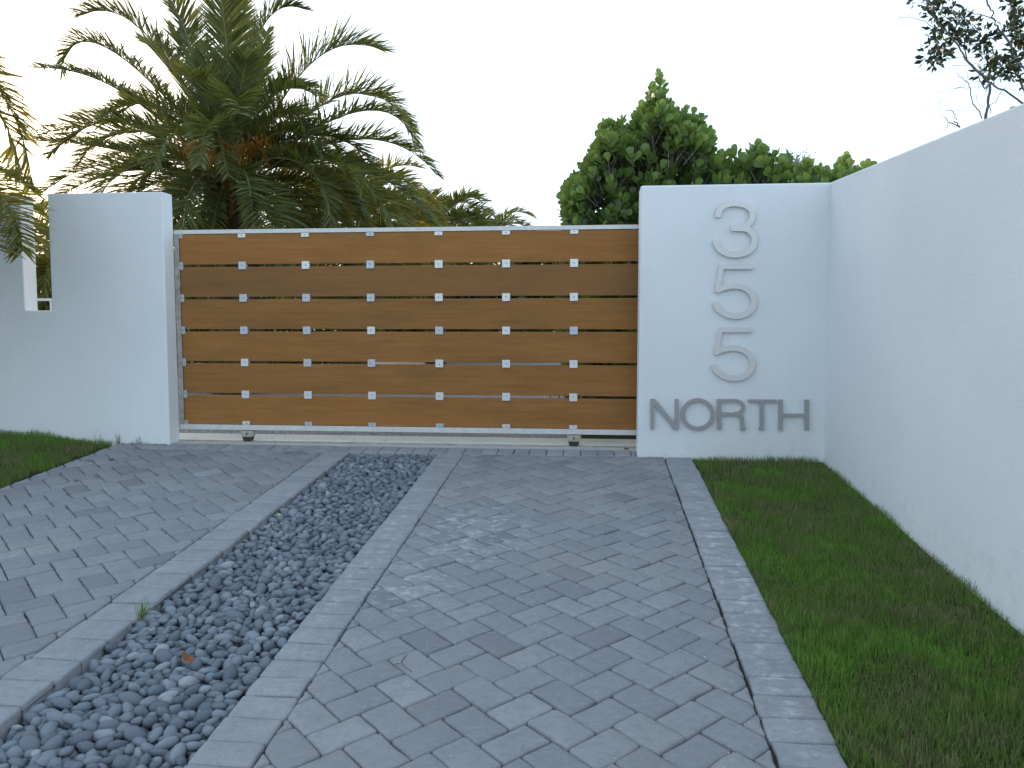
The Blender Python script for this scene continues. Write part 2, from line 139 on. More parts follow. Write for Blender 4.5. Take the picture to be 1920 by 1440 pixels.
# ------------------------------------------------------------------ materials
class Mat:
    def __init__(s, name, rough=.8, spec=.3):
        s.m = bpy.data.materials.new(name); s.m.use_nodes = True; s.t = s.m.node_tree; s.N = s.t.nodes; s.L = s.t.links
        s.b = s.N['Principled BSDF']; s.b.inputs['Roughness'].default_value = rough
        s.b.inputs['Specular IOR Level'].default_value = spec
        s.co = s.N.new('ShaderNodeTexCoord').outputs['Object']
    def n(s, typ, **kw):
        x = s.N.new(typ)
        for k, v in kw.items(): setattr(x, k, v)
        return x
    def noise(s, scale, detail=4, rough=.55, vec=None, stretch=None):
        x = s.n('ShaderNodeTexNoise'); x.inputs['Scale'].default_value = scale
        x.inputs['Detail'].default_value = detail; x.inputs['Roughness'].default_value = rough
        v = vec or s.co
        if stretch:
            mp = s.n('ShaderNodeMapping'); mp.inputs['Scale'].default_value = stretch; s.L.new(v, mp.inputs[0]); v = mp.outputs[0]
        s.L.new(v, x.inputs['Vector']); return x.outputs['Fac']
    def ramp(s, fac, stops):
        x = s.n('ShaderNodeValToRGB'); el = x.color_ramp.elements
        while len(el) < len(stops): el.new(.5)
        for e_, (p, c) in zip(el, stops): e_.position = p; e_.color = (*c, 1) if len(c) == 3 else c
        s.L.new(fac, x.inputs['Fac']); return x.outputs['Color']
    def mix(s, fac, A, B, mode='MIX'):
        x = s.n('ShaderNodeMix'); x.data_type = 'RGBA'; x.blend_type = mode
        for sk, v in (('Factor', fac), ('A', A), ('B', B)):
            if isinstance(v, (int, float)): x.inputs[sk].default_value = v
            elif isinstance(v, tuple): x.inputs[sk].default_value = (*v, 1)
            else: s.L.new(v, x.inputs[sk])
        return x.outputs['Result']
    def math(s, op, A, B=0.0, clamp=False):
        x = s.n('ShaderNodeMath', operation=op); x.use_clamp = clamp
        for i, v in enumerate((A, B)):
            if isinstance(v, (int, float)): x.inputs[i].default_value = v
            else: s.L.new(v, x.inputs[i])
        return x.outputs[0]
    def step(s, v, lo, hi):
        x = s.n('ShaderNodeMapRange'); x.interpolation_type = 'SMOOTHSTEP'; s.L.new(v, x.inputs['Value'])
        x.inputs['From Min'].default_value = lo; x.inputs['From Max'].default_value = hi; return x.outputs['Result']
    def attr(s, name='tone'): return s.n('ShaderNodeAttribute', attribute_name=name).outputs['Fac']
    def col(s, c):
        if isinstance(c, tuple): s.b.inputs['Base Color'].default_value = (*c, 1)
        else: s.L.new(c, s.b.inputs['Base Color'])
        return s
    def bump(s, h, strength=.3, dist=.01):
        x = s.n('ShaderNodeBump'); x.inputs['Strength'].default_value = strength; x.inputs['Distance'].default_value = dist
        s.L.new(h, x.inputs['Height']); s.L.new(x.outputs[0], s.b.inputs['Normal']); return s
    def blob(s, cx, cy, rx, ry):
        """soft elliptical patch in object XY"""
        sp = s.n('ShaderNodeSeparateXYZ'); s.L.new(s.co, sp.inputs[0])
        dx = s.math('DIVIDE', s.math('SUBTRACT', sp.outputs['X'], cx), rx); dy = s.math('DIVIDE', s.math('SUBTRACT', sp.outputs['Y'], cy), ry)
        r2 = s.math('ADD', s.math('MULTIPLY', dx, dx), s.math('MULTIPLY', dy, dy)); return s.math('SUBTRACT', 1.0, s.step(r2, 0.0, 1.0))
    def translucent(s, color, w):
        tr = s.n('ShaderNodeBsdfTranslucent')
        if isinstance(color, tuple): tr.inputs['Color'].default_value = (*color, 1)
        else: s.L.new(color, tr.inputs['Color'])
        ms = s.n('ShaderNodeMixShader'); ms.inputs[0].default_value = w
        s.L.new(s.b.outputs[0], ms.inputs[1]); s.L.new(tr.outputs[0], ms.inputs[2])
        s.L.new(ms.outputs[0], s.N['Material Output'].inputs['Surface']); return s

def m_stucco():
    k = Mat('white_stucco', .92, .2)
    fine = k.noise(150, 5, .8); mid = k.noise(60, 4, .7); big = k.noise(.8, 3, .5); streak = k.noise(1.0, 4, .6, stretch=(7, 7, .8))
    c = k.mix(k.step(big, .35, .7), (.79, .80, .80), (.84, .845, .84))
    c = k.mix(k.math('MULTIPLY', k.step(streak, .55, .8), .10), c, (.62, .62, .60))
    c = k.mix(k.math('MULTIPLY', k.step(fine, .52, .72), .30), c, (.60, .61, .62))
    # splash-back dirt that stays low on the wall
    sp = k.n('ShaderNodeSeparateXYZ'); k.L.new(k.co, sp.inputs[0])
    low = k.math('SUBTRACT', 1.0, k.step(sp.outputs['Z'], .50, .78))
    c = k.mix(k.math('MULTIPLY', k.math('MULTIPLY', low, k.step(k.noise(9, 5, .7), .45, .75)), .22), c, (.50, .46, .40))
    k.col(c); h = k.math('ADD', k.math('MULTIPLY', fine, .6), mid); k.bump(h, .6, .007); return k.m
def m_paver(border=False):
    k = Mat('concrete_paver' if not border else 'border_paver', .9, .25)
    tone = k.attr()
    if border: c = k.ramp(tone, [(0, (.26, .27, .29)), (.5, (.30, .312, .33)), (1, (.34, .35, .365))])
    else: c = k.ramp(tone, [(0, (.165, .172, .19)), (.14, (.215, .224, .24)), (.5, (.25, .26, .278)), (.85, (.285, .291, .30)), (1, (.34, .35, .37))])
    c = k.mix(k.math('MULTIPLY', k.step(k.noise(5, 4, .6), .35, .7), .40), c, (.20, .21, .225))
    c = k.mix(k.math('MULTIPLY', k.step(k.noise(23, 5, .7), .42, .66), .48), c, (.19, .20, .21))
    c = k.mix(k.math('MULTIPLY', k.step(k.noise(60, 4, .7, stretch=(.35, 1.6, 1)), .50, .68), .30), c, (.37, .385, .41))
    c = k.mix(k.math('MULTIPLY', k.step(k.noise(1.1, 3, .5), .45, .70), .22), c, (.30, .285, .27))
    c = k.mix(k.math('MULTIPLY', k.step(k.noise(130, 4, .8), .50, .70), .42), c, (.14, .145, .15))
    c = k.mix(k.math('MULTIPLY', k.step(k.noise(105, 4, .8, stretch=(1, 1.2, 1)), .56, .72), .34), c, (.50, .50, .52))
    # lime bloom and scuffs
    st = k.noise(14, 5, .72, stretch=(.8, 1.3, 1))
    blob = k.blob(-.72, 5.0, .45, .8)
    blob = k.math('MAXIMUM', blob, k.math('MULTIPLY', k.blob(-.95, 4.2, .35, .6), .8))
    if border: blob = k.math('MAXIMUM', blob, k.math('MULTIPLY', k.blob(.77, 4.6, .15, 2.6), .85)); blob = k.math('MAXIMUM', blob, k.math('MULTIPLY', k.blob(-1.27, 4.6, .12, 2.2), .55))
    stm = k.math('MULTIPLY', k.step(st, .50, .66), k.math('MULTIPLY', blob, .50))
    c = k.mix(stm, c, (.64, .66, .69))
    c = k.mix(k.math('MULTIPLY', k.step(k.noise(9, 5, .7), .66, .76), .35), c, (.50, .51, .53))
    chips = k.n('ShaderNodeTexVoronoi'); chips.inputs['Scale'].default_value = 26; k.L.new(k.co, chips.inputs['Vector'])
    c = k.mix(k.math('MULTIPLY', k.math('LESS_THAN', chips.outputs['Distance'], .07), k.step(k.noise(3.1, 2), .45, .6)), c, (.58, .58, .60))
    k.col(c); h = k.math('ADD', k.math('MULTIPLY', k.noise(300, 3, .7), .3), k.noise(38, 4, .6)); k.bump(h, .5, .004); return k.m
def m_plain(name, c, rough=.8, spec=.3, var=.15, scale=20, bump=0, metal=0):
    k = Mat(name, rough, spec); k.b.inputs['Metallic'].default_value = metal
    d = tuple(x * (1 - var) for x in c); l = tuple(min(1, x * (1 + var)) for x in c)
    n = k.noise(scale, 4, .6); k.col(k.ramp(n, [(.3, d), (.7, l)]))
    if bump: k.bump(k.noise(scale * 4, 3, .6), bump, .005)
    return k.m
def m_wood():
    k = Mat('stained_timber', .72, .18); tone = k.attr()
    off = k.n('ShaderNodeVectorMath', operation='ADD'); k.L.new(k.co, off.inputs[0])
    cb = k.n('ShaderNodeCombineXYZ'); k.L.new(k.math('MULTIPLY', tone, 37.0), cb.inputs[0]); k.L.new(k.math('MULTIPLY', tone, 11.0), cb.inputs[2]); k.L.new(cb.outputs[0], off.inputs[1])
    v = off.outputs[0]
    warp = k.noise(1.3, 3, .5, v, (.6, 1, 3)); g1 = k.noise(14, 6, .7, v, (.10, 1, 2.2)); g2 = k.noise(60, 4, .7, v, (.06, 1, 3)); bl = k.noise(2.2, 3, .6, v, (.7, 1, 2.2))
    s_ = k.math('ADD', k.math('MULTIPLY', g1, .5), k.math('ADD', k.math('MULTIPLY', g2, .28), k.math('MULTIPLY', warp, .25)))
    c = k.ramp(s_, [(.36, (.215, .090, .028)), (.48, (.33, .142, .040)), (.58, (.38, .168, .050)), (.70, (.44, .205, .068))])
    c = k.mix(k.math('MULTIPLY', k.step(bl, .46, .74), .42), c, (.19, .10, .036))
    c = k.mix(k.ramp(tone, [(0, (0, 0, 0)), (1, (.58, .58, .58))]), c, (.17, .10, .046))
    k.col(c); k.bump(g2, .25, .002)
    return k.m
def m_leaf(name, dark, light, tr, w=.35, rough=.45, spec=.4):
    k = Mat(name, rough, spec); tone = k.attr()
    v = k.math('ADD', k.math('MULTIPLY', tone, .8), k.math('MULTIPLY', k.noise(2.5, 2), .3))
    c = k.ramp(v, [(.15, dark), (.95, light)]); k.col(c)
    t = k.ramp(v, [(.15, tuple(x * .5 for x in tr)), (.95, tr)]); k.translucent(t, w); return k.m
def m_grass():
    k = Mat('lawn_blades', .6, .25); tone = k.attr()
    p = k.math('ADD', k.math('ADD', k.math('MULTIPLY', k.noise(2.4, 5, .72), 1.35), -.13), k.math('MULTIPLY', k.math('SUBTRACT', tone, .5), .42))
    c = k.ramp(p, [(.28, (.20, .38, .060)), (.43, (.145, .275, .050)), (.55, (.135, .185, .052)), (.66, (.19, .165, .085)), (.84, (.34, .28, .16))])
    k.col(c); k.translucent((.16, .32, .04), .3); return k.m
def m_pebble():
    k = Mat('beach_pebble', .55, .35); tone = k.attr()
    c = k.ramp(tone, [(0, (.095, .113, .138)), (.4, (.160, .186, .218)), (.75, (.225, .25, .285)), (.96, (.30, .325, .35)), (.99, (.27, .25, .225)), (1, (.33, .33, .33))])
    c = k.mix(k.math('MULTIPLY', k.step(k.noise(180, 3, .7), .5, .7), .3), c, (.17, .18, .19)); k.col(c)
    k.bump(k.noise(140, 3, .6), .15, .002); return k.m
def m_aggregate():
    k = Mat('exposed_aggregate', .9, .2)
    vo = k.n('ShaderNodeTexVoronoi'); vo.inputs['Scale'].default_value = 90; k.L.new(k.co, vo.inputs['Vector'])
    sp = k.n('ShaderNodeSeparateColor'); k.L.new(vo.outputs['Color'], sp.inputs[0])
    c = k.ramp(sp.outputs[0], [(0, (.07, .065, .06)), (.5, (.22, .20, .19)), (.85, (.35, .31, .28)), (1, (.6, .58, .55))]); k.col(c)
    k.bump(vo.outputs['Distance'], .4, .01); return k.m
def m_concrete(name, c, dots=True):
    k = Mat(name, .85, .25)
    cc = k.mix(k.math('MULTIPLY', k.step(k.noise(4, 5, .7), .4, .7), .4), c, tuple(x * .72 for x in c))
    cc = k.mix(k.math('MULTIPLY', k.step(k.noise(22, 6, .75), .55, .75), .4), cc, (.36, .33, .29))
    k.col(cc); k.bump(k.noise(120, 3), .3, .003); return k.m

M_ST = m_stucco(); M_PV = m_paver(); M_BD = m_paver(True); M_WD = m_wood(); M_GR = m_grass(); M_PB = m_pebble()
M_AG = m_aggregate(); M_SILL = m_concrete('pale_sill_concrete', (.66, .62, .57)); M_STRIP = m_concrete('cement_edge', (.44, .44, .44))
M_SAND = m_plain('joint_sand', (.050, .046, .042), .95, .1, .3, 60, .4)
M_SOIL = m_plain('brown_soil', (.055, .040, .026), .95, .1, .35, 40, .6)
M_LAWN = m_plain('lawn_floor', (.040, .052, .018), .95, .1, .4, 12, .6)
M_STEEL = m_plain('dull_steel', (.68, .655, .62), .48, .5, .10, 18, .1, .40)
M_RUST = m_plain('pitted_steel', (.42, .38, .34), .6, .4, .3, 14, .2, .4)
M_GALV = m_plain('galvanised_clip', (.52, .54, .56), .42, .5, .08, 40, 0, .6)
M_GALV2 = m_plain('bright_clip', (.72, .71, .68), .38, .5, .06, 40, 0, .5)
M_ALU = m_plain('brushed_aluminium', (.70, .675, .65), .45, .5, .03, 60, 0, .25)
M_ALU2 = m_plain('weathered_aluminium', (.37, .355, .345), .5, .4, .05, 30, 0, .25)
M_BOLT = m_plain('dark_screw', (.06, .055, .05), .6, .4, .2, 60)
M_RUBBER = m_plain('worn_wheel', (.055, .045, .04), .7, .3, .3, 30)
M_BRKT = m_plain('painted_bracket', (.42, .38, .31), .6, .3, .25, 24)
M_PALM = m_leaf('palm_leaflet', (.062, .092, .032), (.175, .210, .068), (.40, .38, .06), .32, .5)
M_PALM2 = m_leaf('palm_leaflet_warm', (.075, .085, .020), (.21, .20, .045), (.55, .46, .06), .40, .5)
M_RACH = m_plain('palm_rachis', (.30, .28, .14), .6, .3, .2, 9)
M_BARK = m_plain('palm_trunk', (.085, .062, .042), .95, .1, .4, 8, .6)
M_BOOT = m_plain('palm_boot', (.20, .115, .045), .85, .2, .35, 10, .3)
M_FLOW = m_plain('palm_flower_stalk', (.46, .22, .04), .7, .2, .3, 12)
M_CLU = m_leaf('clusia_leaf', (.060, .115, .034), (.25, .36, .095), (.46, .60, .10), .30, .34, .5)
M_CLUY = m_leaf('yellowed_leaf', (.50, .48, .22), (.60, .55, .28), (.5, .5, .1), .2)
M_TWIG = m_plain('grey_bark', (.17, .145, .14), .9, .1, .25, 30)
M_TLEAF = m_leaf('dark_small_leaf', (.030, .040, .022), (.085, .095, .045), (.12, .13, .03), .18, .4)
M_HEDGE = m_leaf('hedge_leaf', (.030, .050, .018), (.095, .130, .035), (.18, .22, .03), .3)
M_DRY = m_plain('dry_leaf', (.22, .080, .035), .8, .2, .35, 60)
M_NEED = m_plain('dry_needle', (.12, .060, .035), .8, .2, .2, 60)
M_WHITE = m_plain('white_render', (.74, .74, .72), .9, .2, .05, 3)
M_GLASS = m_plain('dark_window', (.06, .07, .08), .12, .5, .1, 3)
M_PAVE = m_plain('pale_paving', (.42, .41, .39), .9, .2, .12, 6)

# ------------------------------------------------------------------ the ground
def sheet(name, x0, x1, ys, zf, m, nx=1):
    V = []; F = []
    for y in ys:
        for i in range(nx + 1):
            x = x0 + (x1 - x0) * i / nx; V.append((x, y, zf(x, y)))
    for j in range(len(ys) - 1):
        for i in range(nx):
            a_ = j * (nx + 1) + i; F.append((a_, a_ + 1, a_ + nx + 2, a_ + nx + 1))
    return mesh(name, V, F, m)
me = sheet('ground', -600, 600, [-600, -8, YG, 8.6, 900], lambda x, y: GS * max(-8, min(y, YG)) - .14 + (.10 if y > 8 else 0), M_SOIL)
tag(link('ground', me), kind='structure')
ZS = gz(YG)                                   # level of the gate sill
# inside the gate: aggregate court, pale paving, lawns
for nm, x0, x1, y0, y1, dz, m in (('courtyard', -9.5, -.1, 7.99, 40, -.012, M_AG), ('lawn', -.1, 14, 7.99, 60, -.016, M_LAWN),
                                  ('lawn', -40, -9.5, 7.99, 60, -.016, M_LAWN), ('path', -5.6, -1.3, 24, 30, -.006, M_PAVE), ('terrace', -24, 2, 40, 52, -.004, M_PAVE)):
    tag(link(nm, sheet(nm, x0, x1, [y0, y1], lambda x, y: ZS + dz, m)), kind='structure')

# ------------------------------------------------------------------ pavers
def clip(poly, x0, x1, y0, y1):
    for ax, lim, sg in ((0, x0, 1), (0, x1, -1), (1, y0, 1), (1, y1, -1)):
        out = []
        for i in range(len(poly)):
            p, q = poly[i], poly[(i + 1) % len(poly)]
            dp, dq = (p[ax] - lim) * sg, (q[ax] - lim) * sg
            if dp >= 0: out.append(p)
            if dp * dq < 0:
                t = dp / (dp - dq); out.append((p[0] + (q[0] - p[0]) * t, p[1] + (q[1] - p[1]) * t))
        poly = out
        if not poly: return []
    return poly
def area(p): return abs(sum(p[i][0] * p[(i + 1) % len(p)][1] - p[(i + 1) % len(p)][0] * p[i][1] for i in range(len(p)))) / 2
def paver_geo(poly, joint=.0030, depth=.06, jit=.0022, chips=.011, lift=.004, zbase=gz):
    n = len(poly); cx = sum(p[0] for p in poly) / n; cy = sum(p[1] for p in poly) / n
    sg = 1 if sum(poly[i][0] * poly[(i + 1) % n][1] - poly[(i + 1) % n][0] * poly[i][1] for i in range(n)) > 0 else -1
    P = poly if sg > 0 else poly[::-1]; out = []
    for i in range(n):
        p, q, r = Vector(P[i - 1]), Vector(P[i]), Vector(P[(i + 1) % n])
        a_, b_ = p - q, r - q
        if a_.length < .02 or b_.length < .02: out.append(q); continue
        c_ = chips * random.uniform(.5, 1.2)
        out.append(q + a_.normalized() * c_); out.append(q + b_.normalized() * c_)
        if b_.length > .1: out.append(q + b_ * random.uniform(.4, .6) + Vector((random.gauss(0, jit), random.gauss(0, jit))))
    C = Vector((cx, cy)); k = len(out); dz = random.gauss(0, lift * .45); tx, ty = random.gauss(0, .008), random.gauss(0, .008)
    V = []
    j = abs(random.gauss(0, .0010))
    for ins, z in ((joint * .5, -depth), (joint * .5 + .0004, -.0095), (joint * .5 + .0032, -.0036), (joint * .5 + .012, -.0004), (.036, .0012)):
        for p in out:
            d = C - p; L_ = d.length; q = p + d * min((ins + j) / max(L_, .001), .8)
            V.append((q.x, q.y, zbase(q.y) + z + dz + (q.x - cx) * tx + (q.y - cy) * ty))
    F = []
    for r_ in range(4):
        for i in range(k): F.append((r_ * k + i, r_ * k + (i + 1) % k, (r_ + 1) * k + (i + 1) % k, (r_ + 1) * k + i))
    F.append(tuple(4 * k + i for i in range(k)))
    return V, F, (cx, cy)
def herring(x0, x1, y0, y1, ax, ay, W=.151, L=.2265):
    s2 = math.sqrt(.5); res = []
    for i in range(-60, 61):
        for j in range(-40, 41):
            oa, ob = i * W - j * L, i * W + j * L
            for r_ in ((0, L, 0, W), (-W, 0, 0, L)):
                q = [(oa + a_, ob + b_) for a_, b_ in ((r_[0], r_[2]), (r_[1], r_[2]), (r_[1], r_[3]), (r_[0], r_[3]))]
                q = [(ax + (a_ - b_) * s2, ay + (a_ + b_) * s2) for a_, b_ in q]
                mx_ = sum(p[0] for p in q) / 4; my_ = sum(p[1] for p in q) / 4
                if mx_ < x0 - .2 or mx_ > x1 + .2 or my_ < y0 - .2 or my_ > y1 + .2: continue
                c = clip(q, x0, x1, y0, y1)
                if len(c) >= 3 and area(c) > .0011: res.append(c)
    return res
def lay(parent_name, piece, polys, mat, near=300, darks=.12, **kw):
    root = empty(parent_name, (sum(p[0][0] for p in polys) / len(polys), 4, gz(4))); tag(root, kind='structure')
    inv = Vector(root.location)
    polys.sort(key=lambda p: -area(p) / (p[0][0] ** 2 + p[0][1] ** 2) if p[0][1] > 2.15 else 1)
    rest = Geo()
    for n_, p in enumerate(polys):
        V, F, c = paver_geo(p, **kw)
        t = random.uniform(.22, .92)
        if random.random() < darks: t = random.uniform(0, .15)
        if n_ < near:
            me = mesh(piece, V, F, mat, tone=t, smooth=True); link(piece, me, root)
        else: rest.add(V, F, 0, t)
    if rest.V:
        o = link(piece + 's', rest.mesh(piece + 's', mat, True), root); o['kind'] = 'stuff'
    return root
def soldiers_y(x0, x1, y0, y1, step=.1525):
    out = []; y = y0
    while y < y1 - .03:
        s_ = step * random.uniform(.93, 1.07); e_ = min(y + s_, y1)
        if y1 - e_ < .05: e_ = y1
        sk = random.gauss(0, .002)
        w0, w1 = random.gauss(0, .0025), random.gauss(0, .0025)
        out.append([(x0 + w0, y + sk), (x1 + w1, y - sk), (x1 + w1, e_ - sk), (x0 + w0, e_ + sk)]); y = e_
    return out
XR0, XR1 = .645, .885; XM0, XM1 = -1.385, -1.150; XL0, XL1 = -2.455, -2.205; XLW = -4.57
YB = 7.09
lay('driveway_lane', 'paver', herring(XM1 + .003, XR0 - .006, 1.3, YB, *D['misc']['paver'][:2]), M_PV, darks=.05)
lay('driveway_side_lane', 'paver', herring(XLW, XL0 - .004, 1.3, YB, -3.513, 4.02) + herring(XLW, -4.054, YB, 7.299, -3.513, 4.02), M_PV, darks=.14)
lay('driveway_border', 'border_brick', soldiers_y(XR0, XR1, 1.3, 7.08), M_BD, darks=0)
lay('driveway_middle_border', 'border_brick', soldiers_y(XM0, XM1, 1.3, YB), M_BD, darks=0, lift=.004)
lay('driveway_side_border', 'border_brick', soldiers_y(XL0, XL1, 1.3, YB, .19), M_BD, darks=0, depth=.12)
row = []; x = -4.05
while x < .40:
    e_ = min(x + .153 * random.uniform(.94, 1.06), .405); row.append([(x, YB), (e_, YB), (e_, YG - .035), (x, YG - .035)]); x = e_
lay('gate_threshold', 'border_brick', row, M_BD, darks=.15)
# bedding below the pavers, and what lies behind the camera
tag(link('driveway_bedding', sheet('driveway_bedding', XLW, XR1 - .004, [-1, 1.3, YG - .02], lambda x, y: GS * y - .030 if y > 1.2 else GS * y - .03, M_SAND)), kind='structure')
bed = bpy.data.objects['driveway_bedding']
V = []; F = []
for (x0, x1) in ((XLW, XL1 - .002), (XM0 + .002, XR1 - .002)):     # sand strips either side of the pebble trench
    b = len(V)
    for y in (-9, YG - .02): V += [(x0, y, GS * y - .022), (x1, y, GS * y - .022)]
    F.append((b, b + 1, b + 3, b + 2))
bed.data = mesh('driveway_bedding', V, F, M_SAND)
for (x0, x1) in ((XLW, XL1), (XM0, XR1)):
    tag(link('driveway_foreground', sheet('driveway_foreground', x0, x1, [-8.5, 1.29], lambda x, y: GS * y - .001, M_PV)), kind='structure')
# pebble trench
TRZ = .10
tag(link('trench_floor', sheet('trench_floor', XL1 - .01, XM0 + .01, [-8.5, 7.1], lambda x, y: GS * y - TRZ, M_SAND)), kind='structure')

# ------------------------------------------------------------------ pebbles
def unit_pebble(seed):
    rn = random.Random(seed); nl, ns = 5, 9; V = [(0, 0, 1)]
    ex = rn.uniform(.85, 1.15); sk = rn.uniform(-.18, .18); eg = rn.uniform(-.15, .15)
    for i in range(1, nl):
        th = math.pi * i / nl
        for k in range(ns):
            ph = 2 * math.pi * (k + .5 * (i % 2)) / ns
            x_, y_, z_ = math.sin(th) * math.cos(ph), math.sin(th) * math.sin(ph), math.cos(th)
            x_ = math.copysign(abs(x_) ** .92, x_)
            r_ = 1 + rn.uniform(-.045, .045)
            V.append(((x_ + sk * y_ * y_) * r_, y_ * (1 + eg * x_) * r_ * ex, z_ * r_ * .97))
    V.append((0, 0, -1)); F = []
    for k in range(ns): F.append((0, 1 + k, 1 + (k + 1) % ns))
    for i in range(nl - 2):
        for k in range(ns):
            a_ = 1 + i * ns + k; b_ = 1 + i * ns + (k + 1) % ns; c_ = 1 + (i + 1) * ns + k; d_ = 1 + (i + 1) * ns + (k + 1) % ns
            if i % 2 == 0: F += [(a_, c_, b_), (b_, c_, d_)]
            else: F += [(a_, c_, d_), (a_, d_, b_)]
    l_ = 1 + (nl - 2) * ns; e_ = len(V) - 1
    for k in range(ns): F.append((l_ + k, e_, l_ + (k + 1) % ns))
    return np.array(V), F
UP = [unit_pebble(s_) for s_ in range(8)]
UM = []                                        # shared meshes for the near ones, eight shapes in six tones
for s_, (V, F) in enumerate(UP):
    for t in (.08, .25, .42, .55, .68, .85, .95, .99): UM.append((s_, t, mesh('pebble', V, F, M_PB, True, tone=t)))
def scatter(x0, x1, y0, y1, sp, seed, tries):
    rn = random.Random(seed); cell = {}; pts = []
    for _ in range(tries):
        x_, y_ = rn.uniform(x0, x1), rn.uniform(y0, y1); s_ = min(1.35, max(.62, rn.lognormvariate(0, .20)))
        k = (int(x_ / .08), int(y_ / .08)); ok = True
        for i in (-1, 0, 1):
            for j in (-1, 0, 1):
                for (a_, b_, c_) in cell.get((k[0] + i, k[1] + j), ()):
                    if (a_ - x_) ** 2 + (b_ - y_) ** 2 < (sp * (s_ + c_) / 2) ** 2: ok = False; break
        if ok: cell.setdefault(k, []).append((x_, y_, s_)); pts.append((x_, y_, s_))
    return pts
pebs = []
for lay_, (sp, z_, seed, tr) in enumerate(((.044, -.054, 1, 26000), (.044, -.033, 2, 26000), (.047, -.015, 3, 20000))):
    for x_, y_, s_ in scatter(XL1 + .022, XM0 - .022, 1.35, 7.065, sp, seed, tr):
        edge = min(x_ - XL1, XM0 - x_)
        zz = z_ - .012 + random.uniform(-.005, .005) - (.012 if x_ - XL1 < .1 else 0) + .010 * math.sin(x_ * 9 + y_ * 2.3) * .6
        if lay_ == 2 and random.random() < .06: continue
        rot = Euler((random.gauss(0, .42), random.gauss(0, .42), random.uniform(0, 6.283)))
        sc = (.0345 * s_ * random.uniform(.95, 1.30),   .0262 * s_ * random.uniform(.82, 1.08), .0195 * s_ * random.uniform(.8, 1.2))
        pebs.append((x_, y_, GS * y_ + zz, rot, sc, lay_, min(.999, random.betavariate(1.8, 2.4) * .93 if random.random() < .97 else random.uniform(.9, 1))))
bedr = empty('pebble_strip', (-1.795, 4, gz(4))); tag(bedr, kind='structure')
order = sorted(range(len(pebs)), key=lambda i: (pebs[i][1] + .18 * (2 - pebs[i][5]) * 5 if pebs[i][1] > 2.3 + max(0, (-1.7 - pebs[i][0])) * .9 and pebs[i][5] == 2 else 99))
nearset = set(order[:300]); VV = []; LL = []; PP = []; TT = []; base = 0
for i, (x_, y_, z_, rot, sc, ly, t) in enumerate(pebs):
    s_ = random.randrange(8)
    if i in nearset:
        c_ = min((u for u in UM if u[0] == s_), key=lambda u: abs(u[1] - t))
        o = bpy.data.objects.new('pebble', c_[2]); COL.objects.link(o); o.parent = bedr
        o.location = Vector((x_, y_, z_)) - bedr.location; o.rotation_euler = rot; o.scale = sc
    else:
        V, F = UP[s_]; Mx = np.array(rot.to_matrix()); v = (V * np.array(sc)) @ Mx.T + np.array((x_, y_, z_))
        VV.append(v); FF = np.array(F) + base; LL.append(FF.ravel()); TT.append(np.full(len(F), t)); base += len(V)
me = npmesh('pebbles', np.concatenate(VV), np.concatenate(LL), sum(len(t) for t in TT), 3, M_PB, True, np.concatenate(TT))
o = link('pebbles', me, bedr); o['kind'] = 'stuff'

# ------------------------------------------------------------------ gate sill, track
tag(link('gate_sill', box_me('gate_sill', -4.6, 2.0, 7.535, 7.985, ZS - .12, ZS + .006, M_SILL, .006)), kind='structure')
g = Geo(); g.box(-4.048, .45, YG - .032, 7.452, ZS - .1, ZS - .002)
tag(link('sill_edge', g.mesh('sill_edge', M_STRIP)), kind='structure')
tr = empty('gate_track', (-1.8, 7.49, ZS))
tag(tr, 'long grey steel channel set in the pale sill under the sliding gate', 'gate track')
g = Geo(); g.box(-4.048, .45, 7.454, 7.533, ZS - .05, ZS - .014); g.box(-4.048, .45, 7.454, 7.466, ZS - .013, ZS + .004); g.box(-4.048, .45, 7.521, 7.533, ZS - .013, ZS + .004)
link('channel', g.mesh('channel', M_RUST), tr)

# ------------------------------------------------------------------ walls
WL = prism('boundary_wall', [(-14, -.2), (-4.05, -.2), (-4.05, 2.95), (-5.205, 2.95), (-5.205, 1.835), (-5.486, 1.835), (-5.486, 2.95), (-14, 2.95)], 'y', 7.30, 7.487, M_ST, .010)
tag(link('boundary_wall', WL), 'white stucco garden wall left of the gate with a tall narrow slot in its top', 'wall')
WN = prism('number_wall', [(.41, .2), (2.06, .2), (2.06, 2.897), (.41, 2.897)], 'y', 7.10, 7.352, M_ST, .016, 3)
tag(link('number_wall', WN), 'white stucco wall panel right of the gate carrying the metal house number', 'wall')
zt = lambda y: 2.900 - .0535 * (7.07 - y)
WS = prism('side_wall', [(7.37, 0), (7.37, zt(7.37)), (-7, zt(-7)), (-7, -.8)], 'x', 2.0, 2.21, M_ST, .012)
tag(link('side_wall', WS), 'long white stucco side wall running along the right lawn towards the viewer', 'wall')

